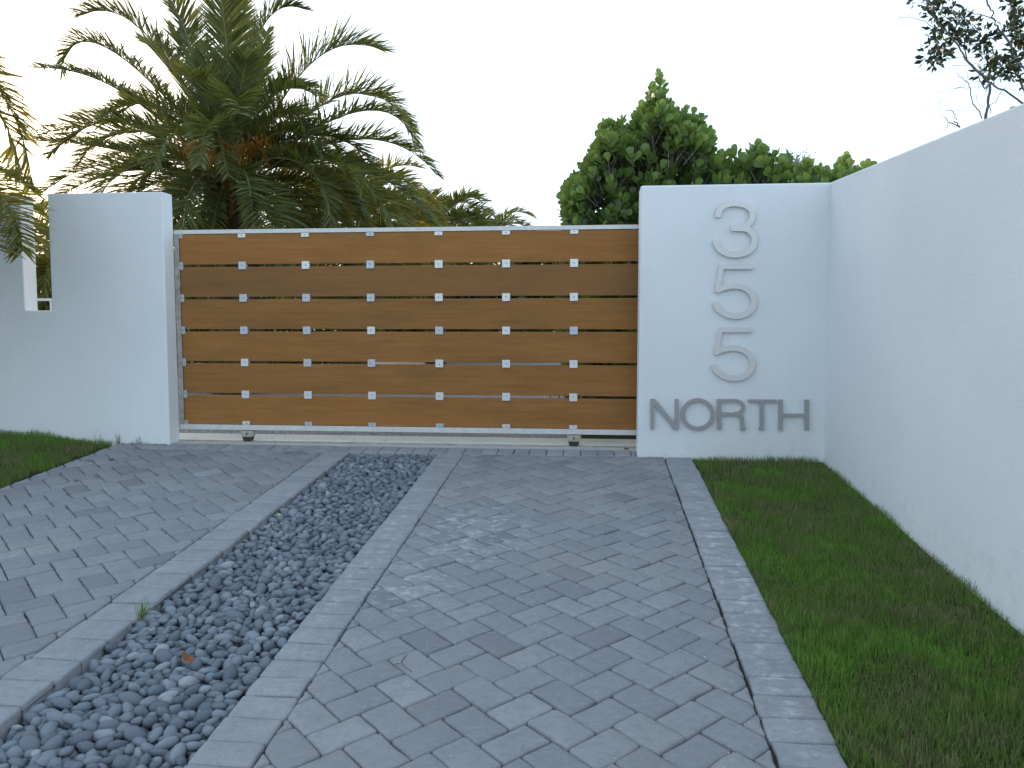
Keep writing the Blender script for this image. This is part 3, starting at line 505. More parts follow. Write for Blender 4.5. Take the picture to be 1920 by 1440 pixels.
# ------------------------------------------------------------------ metal characters
def smooth(P, n=5):
    out = []
    for i in range(len(P) - 1):
        p0, p1, p2, p3 = [np.array(P[max(0, min(len(P) - 1, i + k))]) for k in (-1, 0, 1, 2)]
        for j in range(n):
            t = j / n
            out.append(.5 * ((2 * p1) + (-p0 + p2) * t + (2 * p0 - 5 * p1 + 4 * p2 - p3) * t * t + (-p0 + 3 * p1 - 3 * p2 + p3) * t ** 3))
    out.append(np.array(P[-1])); return out
def ribbon(name, P, w, closed=False, y0=7.068, y1=7.082, caps=(None, None)):
    P = [np.array(p, dtype=float) for p in P]; n = len(P); Lf = []; Rt = []
    for i in range(n):
        if closed: a_, b_ = P[i] - P[i - 1], P[(i + 1) % n] - P[i]
        else: a_ = P[i] - P[i - 1] if i else P[1] - P[0]; b_ = P[i + 1] - P[i] if i < n - 1 else P[-1] - P[-2]
        a_ = a_ / np.linalg.norm(a_); b_ = b_ / np.linalg.norm(b_); t = a_ + b_; t = t / np.linalg.norm(t)
        nn = np.array((-t[1], t[0])); na = np.array((-a_[1], a_[0])); s_ = min(2.2, 1 / max(.3, nn @ na))
        Lf.append(P[i] + nn * w / 2 * s_); Rt.append(P[i] - nn * w / 2 * s_)
    if closed:
        bm = bmesh.new(); q = [[bm.verts.new((p[0], y, p[1])) for p in S_] for S_ in (Lf, Rt) for y in (y0, y1)]
        for i in range(n):
            j = (i + 1) % n
            for A_, B_ in ((0, 1), (1, 3), (3, 2), (2, 0)): bm.faces.new((q[A_][i], q[A_][j], q[B_][j], q[B_][i]))
        bmesh.ops.recalc_face_normals(bm, faces=bm.faces); me = bpy.data.meshes.new(name); bm.to_mesh(me); bm.free(); return me
    out = [tuple(p) for p in Lf] + [tuple(p) for p in Rt[::-1]]
    return prism(name, out, 'y', y0, y1, M_ALU)
def union(meshes):
    if len(meshes) == 1: return meshes[0]
    obs = [bpy.data.objects.new('tmp', m_) for m_ in meshes]
    for o_ in obs: COL.objects.link(o_)
    for o_ in obs[1:]:
        md = obs[0].modifiers.new('u', 'BOOLEAN'); md.operation = 'UNION'; md.solver = 'EXACT'; md.object = o_
    bpy.context.view_layer.update()
    me = bpy.data.meshes.new_from_object(obs[0].evaluated_get(bpy.context.evaluated_depsgraph_get()))
    for o_ in obs: bpy.data.objects.remove(o_)
    return me
def char(name, meshes, label, cat, group, mat):
    me = union(meshes); me.name = name; me.materials.clear(); me.materials.append(mat)
    bevel_mesh(me, .0012, 1)
    xs = [v.co.x for v in me.vertices]; zs = [v.co.z for v in me.vertices]
    c = Vector(((min(xs) + max(xs)) / 2, 7.082, (min(zs) + max(zs)) / 2))
    me.transform(Matrix.Translation(-c)); o = link(name, me, None, c); tag(o, label, cat, group); 
    # two short stand-off studs per character, hidden ends of which sit in the wall
    vs = sorted(((v.co.z, v.co.x) for v in me.vertices))
    for z_, x_ in (vs[4], vs[-5]):
        s_ = Geo(); xx = x_ * .93; zz = z_ * .93; s_.tube([(xx, -.001, zz), (xx, .020, zz)], .005, 6)
        link('stud', s_.mesh('stud', M_BOLT), o, (0, 0, 0))
    return o
NG = 'metal house number digits on the wall'; LG = 'metal letters under the house number'
char('number_three', [ribbon('a', smooth(D['three_a']), .048), ribbon('b', smooth(D['three_b']), .049)], 'large brushed metal digit 3, topmost on the wall', 'house number', NG, M_ALU)
char('number_five', [ribbon('a', D['five1_a'], .042), ribbon('b', smooth(D['five1_b']), .049)], 'large brushed metal digit 5 directly below the 3', 'house number', NG, M_ALU)
char('number_five', [ribbon('a', D['five2_a'], .042), ribbon('b', smooth(D['five2_b']), .049)], 'large brushed metal digit 5 just above the word NORTH', 'house number', NG, M_ALU)
char('letter_n', [prism('n', D['N'], 'y', 7.068, 7.082, M_ALU2)], 'dark grey metal letter N, first letter of NORTH', 'letter', LG, M_ALU2)
char('letter_o', [ribbon('o', D['O'], .033, True)], 'dark grey metal letter O in NORTH', 'letter', LG, M_ALU2)
char('letter_r', [ribbon('a', D['R_a'], .034), ribbon('b', smooth(D['R_b'], 3), .028), ribbon('c', smooth(D['R_c'], 3), .034)], 'dark grey metal letter R in NORTH', 'letter', LG, M_ALU2)
char('letter_t', [prism('t', D['T'], 'y', 7.068, 7.082, M_ALU2)], 'dark grey metal letter T in NORTH', 'letter', LG, M_ALU2)
char('letter_h', [prism('h', D['H'], 'y', 7.068, 7.082, M_ALU2)], 'dark grey metal letter H, last letter of NORTH', 'letter', LG, M_ALU2)

# ------------------------------------------------------------------ the gate
gate = empty('sliding_gate', (-1.8, 7.52, ZS)); tag(gate, 'wide sliding driveway gate of six brown timber boards in a pale steel frame', 'gate')
X0, X1 = -4.005, .46
link('top_rail', box_me('top_rail', -4.052, X1, 7.500, 7.552, 2.574, 2.613, M_STEEL, .002), gate)
link('bottom_rail', box_me('bottom_rail', -4.052, X1, 7.498, 7.560, .666, .716, M_SILL if False else M_STEEL, .002), gate)
link('side_post', box_me('side_post', -4.054, -4.006, 7.497, 7.560, .716, 2.574, M_RUST, .002), gate)
P_ = .3128; ZT = 2.5687
btone = (.10, .78, .30, .18, .24, .12)
for i in range(6):
    z1 = ZT - i * P_; z0 = z1 - (.2893 if i < 5 else .2855)
    me = box_me('board', X0 + .004, X1 - .012, 7.506 + random.uniform(-.001, .001), 7.542, z0, z1, M_WD, .004, tone=btone[i])
    at = me.attributes.get('tone')
    if at: at.data.foreach_set('value', np.full(len(me.polygons), btone[i], dtype=np.float32))
    link('board', me, gate)
cx = [-3.985, -3.368, -2.738, -2.103, -1.443, -.804, -.170]
for x_ in cx[1:]:
    link('upright', box_me('upright', x_ - .018, x_ + .018, 7.546, 7.580, .716, 2.574, M_RUST), gate)
def clip_me(w, h, m, tone):
    g = Geo(); g.box(-w / 2, w / 2, 0, .006, -h / 2, h / 2, 0)
    me = g.mesh('clip', m); bevel_mesh(me, .0012, 1); return me
def screw_me():
    g = Geo(); g.tube([(0, -.003, 0), (0, .001, 0)], .005, 8); return g.mesh('screw', M_BOLT, False)
SC = screw_me(); CM = [clip_me(.075, .074, m_, 0) for m_ in (M_GALV, M_GALV2)]; CT = [clip_me(.075, .036, m_, 0) for m_ in (M_GALV, M_GALV2)]; CH = [clip_me(.036, .074, m_, 0) for m_ in (M_GALV, M_GALV)]; CQ = clip_me(.036, .036, M_GALV, 0)
for i in range(7):
    for j, x_ in enumerate(cx):
        zc = ZT - i * P_ + .0118 if i else 2.553
        if i == 6: zc = .736
        if 0 < i < 6: me = (CH if j == 0 else CM)[random.choice((0, 1, 1)) if j > 2 else random.choice((0, 0, 1))]
        else: me = CQ if j == 0 else CT[random.choice((0, 1))]
        o = link('clip', me, gate, Vector((x_, 7.494 + random.uniform(0, .002), zc)) - gate.location)
        o.rotation_euler = (0, random.gauss(0, .012), 0)
        link('screw', SC, o, (random.gauss(0, .003), 0, random.gauss(0, .003)))
for x_ in (-3.361, -.163):
    g = Geo()
    Vp = [(-.062, .105), (.062, .105), (.062, .058), (.050, .045), (-.050, .045), (-.062, .058)]
    me = prism('wheel_bracket', [(a_, b_) for a_, b_ in Vp], 'y', -.030, .030, M_BRKT, .003)
    br = link('wheel_bracket', me, gate, Vector((x_, 7.522, ZS)) - gate.location)
    g = Geo(); g.tube([(0, -.024, 0), (0, -.012, 0), (0, .012, 0), (0, .024, 0)], [.050, .044, .044, .050], 20)
    w_ = link('wheel', g.mesh('wheel', M_RUBBER, False), br, (0, 0, .040))
    g = Geo(); g.tube([(0, -.045, 0), (0, -.029, 0)], .008, 6); link('axle_bolt', g.mesh('axle_bolt', M_BOLT), br, (0, 0, .078))

# ------------------------------------------------------------------ lawns
def lawn(name, n, x0, x1, y0, y1, zf, hmin, hmax, seed, keep=None, m=M_GR, wd=.0031):
    r_ = np.random.default_rng(seed); x_ = r_.uniform(x0, x1, n); y_ = r_.uniform(y0, y1, n)
    if keep is not None: k = keep(x_, y_, r_); x_, y_ = x_[k], y_[k]
    n = len(x_); z_ = zf(x_, y_); h = r_.uniform(hmin, hmax, n) * (1 + .35 * np.sin(x_ * 7 + 1.3 * np.sin(y_ * 5)) * np.sin(y_ * 6.1 + x_ * 3)) * (1 + .5 * np.maximum(0, np.sin(x_ * 23 + 2 * np.sin(y_ * 11)) * np.sin(y_ * 19 + 2 * np.sin(x_ * 13))))
    an = r_.uniform(0, 6.283, n); le = np.abs(r_.normal(0, .38, n)); la = r_.uniform(0, 6.283, n)
    w = wd * r_.uniform(.6, 1.3, n); dx, dy = np.cos(an) * w / 2, np.sin(an) * w / 2; lx, ly = np.cos(la) * le * h, np.sin(la) * le * h
    B = np.stack([x_, y_, z_ - .005], 1); mid = B + np.stack([lx * .35, ly * .35, h * .6], 1); tip = B + np.stack([lx, ly, h * (1 - .25 * le)], 1)
    d = np.stack([dx, dy, dx * 0], 1)
    V = np.stack([B - d, B + d, mid + d * .8, mid - d * .8, tip], 1).reshape(-1, 3)
    i = np.arange(n)[:, None] * 5; Lp = np.concatenate([i + np.array([[0, 1, 2, 3]]), i + np.array([[3, 2, 4]])], 1)
    per = np.tile([4, 3], n); tone = np.repeat(np.clip(r_.normal(.5, .28, n), 0, 1), 2)
    return npmesh(name, V, Lp.ravel(), 2 * n, per, m, False, tone)
zr = lambda x_, y_: GS * np.minimum(y_, YG) - .028 + .012 * np.sin(x_ * 5) * np.sin(y_ * 3.1)
tag(link('lawn_soil', sheet('lawn_soil', XR1 + .003, 2.0, list(np.linspace(-7, 7.10, 30)), lambda x, y: float(zr(x, y)), M_LAWN, 8)), kind='structure')
def keep_r(x_, y_, r_): return r_.random(len(x_)) < np.clip(.30 + .7 * (1 - (y_ - 2) / 6), .3, 1) * np.where(x_ > 1.93, .55, 1)
tag(link('grass', lawn('grass', 150000, XR1 - .006, 1.992, 1.9, 7.095, zr, .026, .066, 5, keep_r)), 'short patchy green and brown lawn between the paver border and the right wall', 'grass', kind='stuff')
zl = lambda x_, y_: GS * np.minimum(y_, YG) - .035 + .10 * np.clip((XLW - .02 - x_) / .8, 0, 1)
tag(link('lawn_soil', sheet('lawn_soil', -14, XLW - .002, list(np.linspace(-7, 7.31, 16)), lambda x, y: float(zl(x, y)), M_SOIL, 40)), kind='structure')
def keep_l(x_, y_, r_): return (XLW - .06 - x_ + .03 * np.sin(y_ * 9) + .02 * np.sin(y_ * 23) > 0) & (x_ > -7.0)
tag(link('grass', lawn('grass', 70000, -7.2, XLW, 4.4, 7.295, zl, .035, .075, 6, keep_l)), 'dark green grass in the corner before the left wall', 'grass', kind='stuff')

# a tuft of wild grass at the paver edge, weeds at the wall foot
def tuft(name, c, n, hh, spread, m, label, cat, group=None):
    g = Geo()
    for _ in range(n):
        an = random.uniform(0, 6.28); l_ = random.uniform(.2, 1) * hh * .5; h = hh * random.uniform(.4, 1); b = Vector((random.gauss(0, spread), random.gauss(0, spread * .6), -.012))
        t_ = b + Vector((math.cos(an) * l_, math.sin(an) * l_, h)); md = b + Vector((math.cos(an) * l_ * .3, math.sin(an) * l_ * .3, h * .62)); w = Vector((-math.sin(an), math.cos(an), 0)) * .0016
        g.add([b - w, b + w, md + w, md - w, t_], [(0, 1, 2, 3), (3, 2, 4)], 0, random.random())
    o = link(name, g.mesh(name, m), None, c); tag(o, label, cat, group); return o
tx = D['misc']['tuft']
tuft('grass_tuft', (tx[0] + .01, tx[1], tx[2] - .01), 26, .13, .020, M_GR, 'thin tuft of wild grass growing at the edge of the pebble strip', 'weed')
wg = 'weeds at the foot of the left wall'
wl = ['wispy dry weed at the left wall foot, tallest one at the lawn corner', 'short dry weed sprig on the pavers just left of the wall end']
for i, (wx, wy, wz, h_) in enumerate(((-4.56, 7.27, .535, .16), (-4.415, 7.27, .535, .07), (-4.345, 7.275, .535, .12), (-4.27, 7.275, .537, .07), (-4.80, 7.27, .60, .13))):
    lab = ['wispy dry weed where the left lawn corner meets the wall', 'low dry sprig at the wall foot beside the lawn corner', 'taller leafy sprig in the middle of the paver and wall joint', 'small sprig at the wall foot nearest the gate', 'thin grass stalk standing above the left lawn against the wall'][i]
    tuft('weed', (wx, wy, wz), 14 if i != 4 else 4, h_, .02, M_DRY if i in (0, 1, 3) else M_HEDGE, lab, 'weed', wg)

# fallen leaves, needles
def leaf_me(name, l_, w_, m, curl=.3):
    V = []; F = []
    for i, (t, ww) in enumerate(((0, .1), (.25, .8), (.5, 1), (.78, .7), (1, .02))):
        z_ = curl * l_ * (t - .5) ** 2; V += [(t * l_ - l_ / 2, -ww * w_ / 2, z_ + .15 * w_ * ww), (t * l_ - l_ / 2, 0, z_), (t * l_ - l_ / 2, ww * w_ / 2, z_ + .15 * w_ * ww)]
    for i in range(4):
        for k in (0, 1): a_ = i * 3 + k; F.append((a_, a_ + 1, a_ + 4, a_ + 3))
    return mesh(name, V, F, m, True, tone=.7)
dg = 'dry leaves scattered on the pavers'
dl = ['curled brown leaf on the pavers, left of a pair below the lawn corner', 'pale curled leaf on the pavers, right of a pair below the lawn corner', 'small reddish leaf farther down the side lane', 'tan leaf on the side lane closest to the left lawn edge', 'brown leaf on the pavers beside the wall weeds', 'dark leaf scrap close under the wall weeds', 'reddish needle scrap lying right of the other fallen leaves', 'dark crumb of leaf near the lawn edge', 'thin reddish twig on the pavers before the wall end', 'thin brown twig on the pavers in front of the pillar corner']
for i, c in enumerate(D['misc']['dry']):
    o = link('dry_leaf', leaf_me('dry_leaf', (.07, .065, .05, .06, .055, .03, .10, .03, .09, .08)[i], (.03, .035, .025, .022, .025, .015, .006, .015, .006, .006)[i], M_DRY, 1.2), None, (c[0], c[1], c[2] + .009))
    o.rotation_euler = (random.gauss(0, .15), random.gauss(0, .15), random.uniform(0, 6)); tag(o, dl[i], 'leaf', dg)
for nm, k, lab, s_ in (('dry_leaf', 'orangeleaf', 'rusty orange dead leaf lying on the dark pebbles', .095), ('dry_leaf', 'leafpeb', 'small pale yellow leaf on the pebbles halfway to the gate', .05), ('dry_leaf', 'leafpeb2', 'tiny faded leaf on the pebbles near the gate end', .045)):
    c = D['misc'][k]; me = leaf_me(nm, s_, s_ * .38, M_DRY if k == 'orangeleaf' else M_CLUY, 1.0); o = link(nm, me, None, (c[0], c[1], c[2] + .014)); o.rotation_euler = (.25, .15, -.5); tag(o, lab, 'leaf')
c = D['misc']['needle']; g = Geo()
for dx, dy, dx2, dy2 in ((-.02, .07, -.03, -.03), (-.03, -.03, .035, -.11), (-.035, -.035, -.055, -.055)):
    g.tube([(dx, dy, .004), ((dx + dx2) / 2 - .006, (dy + dy2) / 2, .006), (dx2, dy2, .004)], .0016, 4)
o = link('pine_needle', g.mesh('pine_needle', M_NEED), None, (c[0], c[1], c[2])); tag(o, 'brown forked pine needle lying on the middle pavers', 'twig')
c = D['misc']['debrisR']; g = Geo()
for k in range(5): g.tube([(random.gauss(0, .012), random.gauss(0, .006), .004), (random.gauss(0, .02), random.gauss(0, .01), .012)], .004, 4)
o = link('leaf_litter', g.mesh('leaf_litter', M_NEED), None, (c[0], c[1], c[2])); tag(o, 'dark crumb of litter on the sill edge beside the number wall', 'litter')
g = Geo()
for k in range(90):
    x_ = -4.0 + random.random() ** 1.5 * 4.3; y_ = random.uniform(7.56, 7.80); r_ = random.uniform(.002, .0055)
    g.add([(x_ - r_, y_, ZS + .0065), (x_, y_ - r_ * .8, ZS + .0065), (x_ + r_, y_, ZS + .0065), (x_, y_ + r_ * .8, ZS + .0065), (x_, y_, ZS + .0065 + r_)], [(0, 1, 4), (1, 2, 4), (2, 3, 4), (3, 0, 4)])
o = link('grit', g.mesh('grit', M_BOLT), None); tag(o, 'dark grit specks scattered on the pale gate sill', 'grit', kind='stuff')

# ------------------------------------------------------------------ palms
def bez(p, t):
    a_, q1, q2, d_ = p; s_ = 1 - t       # curve that hugs the four points
    b_ = (a_ * -5 + q1 * 18 - q2 * 9 + d_ * 2) / 6 * .45 + q1 * .55; c_ = (a_ * 2 - q1 * 9 + q2 * 18 - d_ * 5) / 6 * .45 + q2 * .55; return a_ * s_ ** 3 + b_ * (3 * s_ * s_ * t) + c_ * (3 * s_ * t * t) + d_ * t ** 3
def frond_mesh(ctrl, ll, mats, seed, space=.024, wid=.028, t0=.14, lift=.62, sides=5, rr=.022):
    rn = random.Random(seed); P = [Vector(c) for c in ctrl]
    n = 18; pts = [bez(P, i / n) for i in range(n + 1)]; Lg = sum((pts[i + 1] - pts[i]).length for i in range(n))
    g = Geo(); g.tube(pts, [rr * (1 - .85 * (i / n) ** .8) for i in range(n + 1)], sides, 1, .5)
    cnt = int(Lg * (1 - t0) / space); tw = rn.uniform(-.25, .25)
    for i in range(cnt):
        t = t0 + (1 - t0) * (i + .5) / cnt; p = bez(P, t); T = (bez(P, min(1, t + .01)) - bez(P, t - .01)).normalized()
        N = Vector((0, 0, 1)) - T * T.z
        if N.length < .25: N = Vector((-T.x, -T.y, .2)) - T * T.dot(Vector((-T.x, -T.y, .2)))
        if N.length < .05: N = Vector((0, -1, 0))
        N.normalize(); S = T.cross(N).normalized()
        prof = (.35 + .65 * min(1, (t - t0) / .22)) * (1 - .58 * max(0, (t - .62) / .38) ** 1.3)
        for sg in (-1, 1):
            if rn.random() < .035: continue
            L_ = 1.18 * ll * prof * rn.uniform(.82, 1.12); fw_ = .55 + .75 * t + rn.gauss(0, .16); up_ = lift + rn.gauss(0, .22)
            d = (S * sg * math.cos(tw) + N * (up_ + sg * math.sin(tw)) + T * fw_).normalized()
            side = d.cross(N * .7 + S * sg * rn.uniform(-.5, .9) + T * rn.uniform(-.3, .3))
            if side.length < .05: continue
            side = side.normalized() * wid * rn.uniform(.75, 1.15) / 2
            droop = Vector((0, 0, -1)) * L_ * rn.uniform(.05, .2)
            b0 = p; m_ = p + d * L_ * .5 + droop * .2; tp = p + d * L_ + droop; tn = rn.uniform(.1, .9)
            g.add([b0 - side * .6, b0 + side * .6, m_ + side, m_ - side, tp], [(0, 1, 2, 3), (3, 2, 4)], 0, tn)
    return g
def palm(name, base, gz_, trunk_r, specs, label, group, mats, seed, flowers=0, boots=0, **kw):
    root = empty(name, (base[0], base[1], gz_)); tag(root, label, 'palm tree', group); rn = random.Random(seed)
    g = Geo(); H_ = base[2] - gz_; ns, nz = 20, max(8, int(H_ / .09)); V = []; F = []
    for i in range(nz + 1):
        z_ = gz_ + H_ * i / nz; r0 = trunk_r * (1.15 - .2 * (i / nz) if i < nz else .5)
        for k in range(ns):
            an = 2 * math.pi * (k + .5 * (i % 2)) / ns; r_ = r0 * (1 + (.10 if (i + k) % 2 else -.05) + rn.uniform(-.04, .04)); V.append((base[0] + r_ * math.cos(an), base[1] + r_ * math.sin(an), z_ - (.05 if (i + k) % 2 else 0)))
    for i in range(nz):
        for k in range(ns): a_ = i * ns + k; b_ = i * ns + (k + 1) % ns; F.append((a_, b_, b_ + ns, a_ + ns))
    F.append(tuple(nz * ns + k for k in range(ns))); g.add(V, F)
    link('trunk', g.mesh('trunk', M_BARK), root)
    if boots:
        g = Geo()
        for k in range(boots):
            an = rn.uniform(0, 6.283); zb = base[2] + rn.uniform(-.75, .12); r_ = trunk_r * .85; o_ = rn.uniform(.12, .35)
            p0 = Vector((base[0] + r_ * math.cos(an), base[1] + r_ * math.sin(an), zb)); l_ = rn.uniform(.25, .6)
            p1 = p0 + Vector((math.cos(an) * l_ * o_ * 1.5, math.sin(an) * l_ * o_ * 1.5, l_))
            g.tube([p0, (p0 + p1) / 2 + Vector((math.cos(an), math.sin(an), 0)) * .03, p1], [.055, .035, .018], 5)
        link('leaf_bases', g.mesh('leaf_bases', M_BOOT), root)
    for i, (ctrl, ll) in enumerate(specs):
        fg = frond_mesh(ctrl, ll, mats, seed * 100 + i, **kw); link('frond', fg.mesh('frond', mats), root)
    for k in range(flowers):
        an = rn.uniform(0, 6.283); up_ = rn.uniform(.35, .8); g = Geo(); o_ = rn.uniform(.35, .85)
        b = Vector(base) + Vector((0, 0, -.1)); d = Vector((math.cos(an) * o_, math.sin(an) * o_, up_)); e_ = b + d * .9
        g.tube([b + d * .3, e_], [.016, .010], 5)
        for _ in range(46):
            s_ = b + d * rn.uniform(.5, .92); q = s_ + Vector((d.x * .4 + rn.gauss(0, .13), d.y * .4 + rn.gauss(0, .13), rn.uniform(-.10, .30))); r2 = q + Vector((rn.gauss(0, .05), rn.gauss(0, .05), -rn.uniform(.05, .28)))
            g.tube([s_, q, r2], .0055, 3)
        link('flower_stalk', g.mesh('flower_stalk', M_FLOW), root)
    return root
def gen_fronds(base, n, L0, ll, seed, emin=-.5, emax=1.4, yscale=1.0):
    rn = random.Random(seed); out = []; b = Vector(base)
    for i in range(n):
        az = i * 2.399 + rn.uniform(-.2, .2); el = emax - (emax - emin) * (i / max(1, n - 1)) ** .9 + rn.uniform(-.1, .1); L_ = L0 * rn.uniform(.85, 1.1)
        h = Vector((math.cos(az), math.sin(az) * yscale, 0)); d1 = h * math.cos(el) + Vector((0, 0, math.sin(el)))
        p1 = b + d1 * L_ * .42; p2 = p1 + (h * math.cos(el - .6) + Vector((0, 0, math.sin(el - .6)))) * L_ * .33; p3 = p2 + (h * math.cos(el - 1.5) + Vector((0, 0, math.sin(el - 1.5)))) * L_ * .33
        out.append(([b + Vector((h.x * .1, h.y * .1, 0)), p1, p2, p3], ll * rn.uniform(.85, 1.1)))
    return out
mb = D['palm_main_base']
specs = [(c, l) for c, l in D['palm_main']] + gen_fronds((mb[0], mb[1], mb[2]), 30, 2.6, .46, 5, -.75, .6) + gen_fronds((mb[0], mb[1], mb[2]), 18, 2.35, .5, 6, .5, 1.35)
palm('date_palm', mb, ZS, .36, specs, 'tallest date palm with wide arching crown behind the gate at left', 'date palms around the entrance', [M_PALM, M_RACH], 3, flowers=11, boots=70, space=.019, wid=.030)
lb = D['palm_left_base']
palm('date_palm', lb, gz(6.7), .26, [(c, l) for c, l in D['palm_left']] + [f_ for f_ in gen_fronds(lb, 56, 2.6, .40, 15, -.2, 1.3) if f_[0][3][0] < lb[0] - .2 or f_[0][3][1] < lb[1] - 1.6], 'date palm at the left picture edge whose fronds hang over the white wall', 'date palms around the entrance', [M_PALM2, M_RACH], 4, boots=20, space=.020, wid=.026, rr=.02)  # generated fronds, out of view, are added to shade the left wall
b_ = D['palm_b']; palm('date_palm', (b_[0], b_[1], 3.55), ZS, .25, gen_fronds((b_[0], b_[1], 3.7), 64, 2.5, .46, 8, -.6, 1.25), 'bright yellow green palm directly behind the right side of the tallest palm', 'date palms around the entrance', [M_PALM2, M_RACH], 5, space=.028, wid=.040)
b_ = D['palm_c']; palm('date_palm', (b_[0], b_[1], 4.2), ZS, .25, gen_fronds((b_[0], b_[1], 4.25), 46, 2.3, .5, 9, -.4, 1.2), 'small distant palm just right of the big palm above the gate', 'date palms around the entrance', [M_PALM, M_RACH], 6, space=.04, wid=.055)
b_ = D['palm_d']; palm('date_palm', (b_[0], b_[1], 4.25), ZS, .25, gen_fronds((b_[0], b_[1], 4.3), 42, 2.1, .46, 10, -.4, 1.1), 'farthest and lowest palm, rightmost above the middle of the gate', 'date palms around the entrance', [M_PALM, M_RACH], 7, space=.045, wid=.06)
b_ = D['palm_e']; palm('date_palm', (b_[0], b_[1], 3.3), ZS, .28, gen_fronds((b_[0], b_[1], 3.4), 40, 2.3, .5, 12, -.6, 1.1), 'palm seen through the wall slot and low behind the left wall', 'date palms around the entrance', [M_PALM2, M_RACH], 8, space=.03, wid=.04)

# ------------------------------------------------------------------ clusia shrubs
def clusia_leaf(seed):
    rn = random.Random(seed); V = []; F = []; cup = rn.uniform(.05, .16); bend = rn.uniform(-.12, .2)
    for t, w in ((0, .04), (.22, .20), (.5, .40), (.75, .46), (.92, .33), (1, .10)):
        z_ = bend * t * t; V += [(-w * .85, t, z_ + cup * w), (0, t, z_), (w * .85, t, z_ + cup * w)]
    for i in range(5):
        for k in (0, 1): a_ = i * 3 + k; F.append((a_, a_ + 1, a_ + 4, a_ + 3))
    return np.array(V), F
CL = [clusia_leaf(s_) for s_ in range(5)]
CLM = [(s_, t, mesh('leaf', CL[s_][0], CL[s_][1], M_CLU, True, tone=t)) for s_ in range(5) for t in (.1, .3, .5, .7, .95)]
sil = D['clusia']; sxs = [p[0] for p in sil]; szs = [p[1] for p in sil]
def top(x_): return -.07 * max(0, 1 - abs(x_ - .74) / .25) + float(np.interp(x_, sxs, szs, left=szs[0] - .3, right=szs[-1] - .2))
def clusia(label, xa, xb, ya, yb, nsh, seed, group, nleaf=300):
    rn = random.Random(seed); root = empty('clusia_shrub', ((xa + xb) / 2, (ya + yb) / 2, ZS)); tag(root, label, 'shrub', group)
    leaves = []; st = Geo(); ym = (ya + yb) / 2
    for _ in range(nsh):
        x_ = rn.uniform(xa, xb); y_ = rn.uniform(ya, yb); tz = top(x_ + (9 - y_) * (x_ - 0) / 9 * .0)
        tz = tz + (y_ - 9) * .12 + .01; u = rn.random()
        edge_l = sil[0][0]
        depthf = abs(y_ - ym) / ((yb - ya) / 2); ztop = tz - .05 - .25 * depthf ** 3
        z_ = ztop - (rn.random() ** 1.05) * (ztop - 1.0) if u < .74 else ztop - rn.random() * .12 + (rn.uniform(.02, .17) if rn.random() < .25 else 0) - .04
        
        # outward lean
        gx = (top(x_ + .12) - top(x_ - .12)) / .24
        out = Vector((-gx * .28 * (z_ > ztop - .3) + (-.35 if x_ < xa + .25 else 0), (y_ - ym) / (yb - ya) * 1.0 - .15, .9)); out = (out + Vector((rn.gauss(0, .3), rn.gauss(0, .3), rn.gauss(0, .15)))).normalized()
        pos = Vector((x_, y_, z_)) - out * .10
        st.tube([pos - out * .16, pos, pos + out * .13], [.006, .005, .003], 4)
        a_ = rn.uniform(0, 6.283); X_ = out.cross(Vector((.3, .5, .1))).normalized(); Y_ = out.cross(X_)
        np_ = rn.choice((2, 3, 3, 4)); base_t = rn.random()
        for k in range(np_):
            pp = pos + out * (.045 * k - .02); f_ = k / max(1, np_ - 1)
            for s_ in (0, 1):
                an = a_ + k * math.pi / 2 + s_ * math.pi + rn.gauss(0, .15); r_ = X_ * math.cos(an) + Y_ * math.sin(an)
                d = (r_ * (1.0 - .55 * f_) + out * (.55 + .6 * f_) + Vector((0, 0, rn.gauss(.1, .12)))).normalized()
                nn = (out - d * out.dot(d)); nn = nn.normalized() if nn.length > .05 else X_
                sd_ = d.cross(nn).normalized(); L_ = .106 * rn.uniform(.7, 1.2) * (1 - .2 * (f_ == 1))
                leaves.append((pp + r_ * .008, sd_, d, nn, L_, min(.99, max(.01, .15 + .55 * f_ * rn.uniform(.5, 1.2) + .3 * (rn.random() - .4) + .15 * base_t)), rn.randrange(5)))
    score = [(-(l[0].y) + 1.4 * (l[0].z - (tz_ := top(l[0].x))) * .6 + (0 if l[0].z > 2.45 else -9), i) for i, l in enumerate(leaves)]
    sel = set(i for _, i in sorted(score, reverse=True)[:nleaf]); VV = []; LL = []; TT = []; b = 0; rl = root.location
    for i, (p, sx_, d, nn, L_, t, s_) in enumerate(leaves):
        if i in sel:
            c_ = min((u for u in CLM if u[0] == s_), key=lambda u: abs(u[1] - t)); o = bpy.data.objects.new('leaf', c_[2]); COL.objects.link(o); o.parent = root
            Mx = Matrix((sx_ * L_, d * L_, nn * L_)).transposed().to_4x4(); Mx.translation = p - rl; o.matrix_basis = Mx
        else:
            V, F = CL[s_]; A_ = np.array((sx_, d, nn)) * L_; v = V @ A_ + np.array(p); VV.append(v); LL.append((np.array(F) + b).ravel()); TT.append(np.full(len(F), t)); b += len(V)
    me = npmesh('foliage', np.concatenate(VV), np.concatenate(LL), sum(len(t) for t in TT), 4, M_CLU, True, np.concatenate(TT))
    o = link('foliage', me, root); o['kind'] = 'stuff'
    for k in range(7):
        bx = rn.uniform(xa + .2, xb - .2); x2 = rn.uniform(xa, xb); y2 = rn.uniform(ya, yb); z2 = top(x2) - .25
        st.tube([(bx, ym, ZS - .1), ((bx + x2) / 2, (ym + y2) / 2, (ZS + z2) / 2 + .1), (x2, y2, z2)], [.03, .02, .008], 6)
    link('stems', st.mesh('stems', M_TWIG), root); return root
cg = 'clusia shrubs behind the number wall'
clusia('tallest clusia shrub with a pointed top, rising between gate and number wall', -.36, 1.40, 8.25, 9.9, 2500, 21, cg)
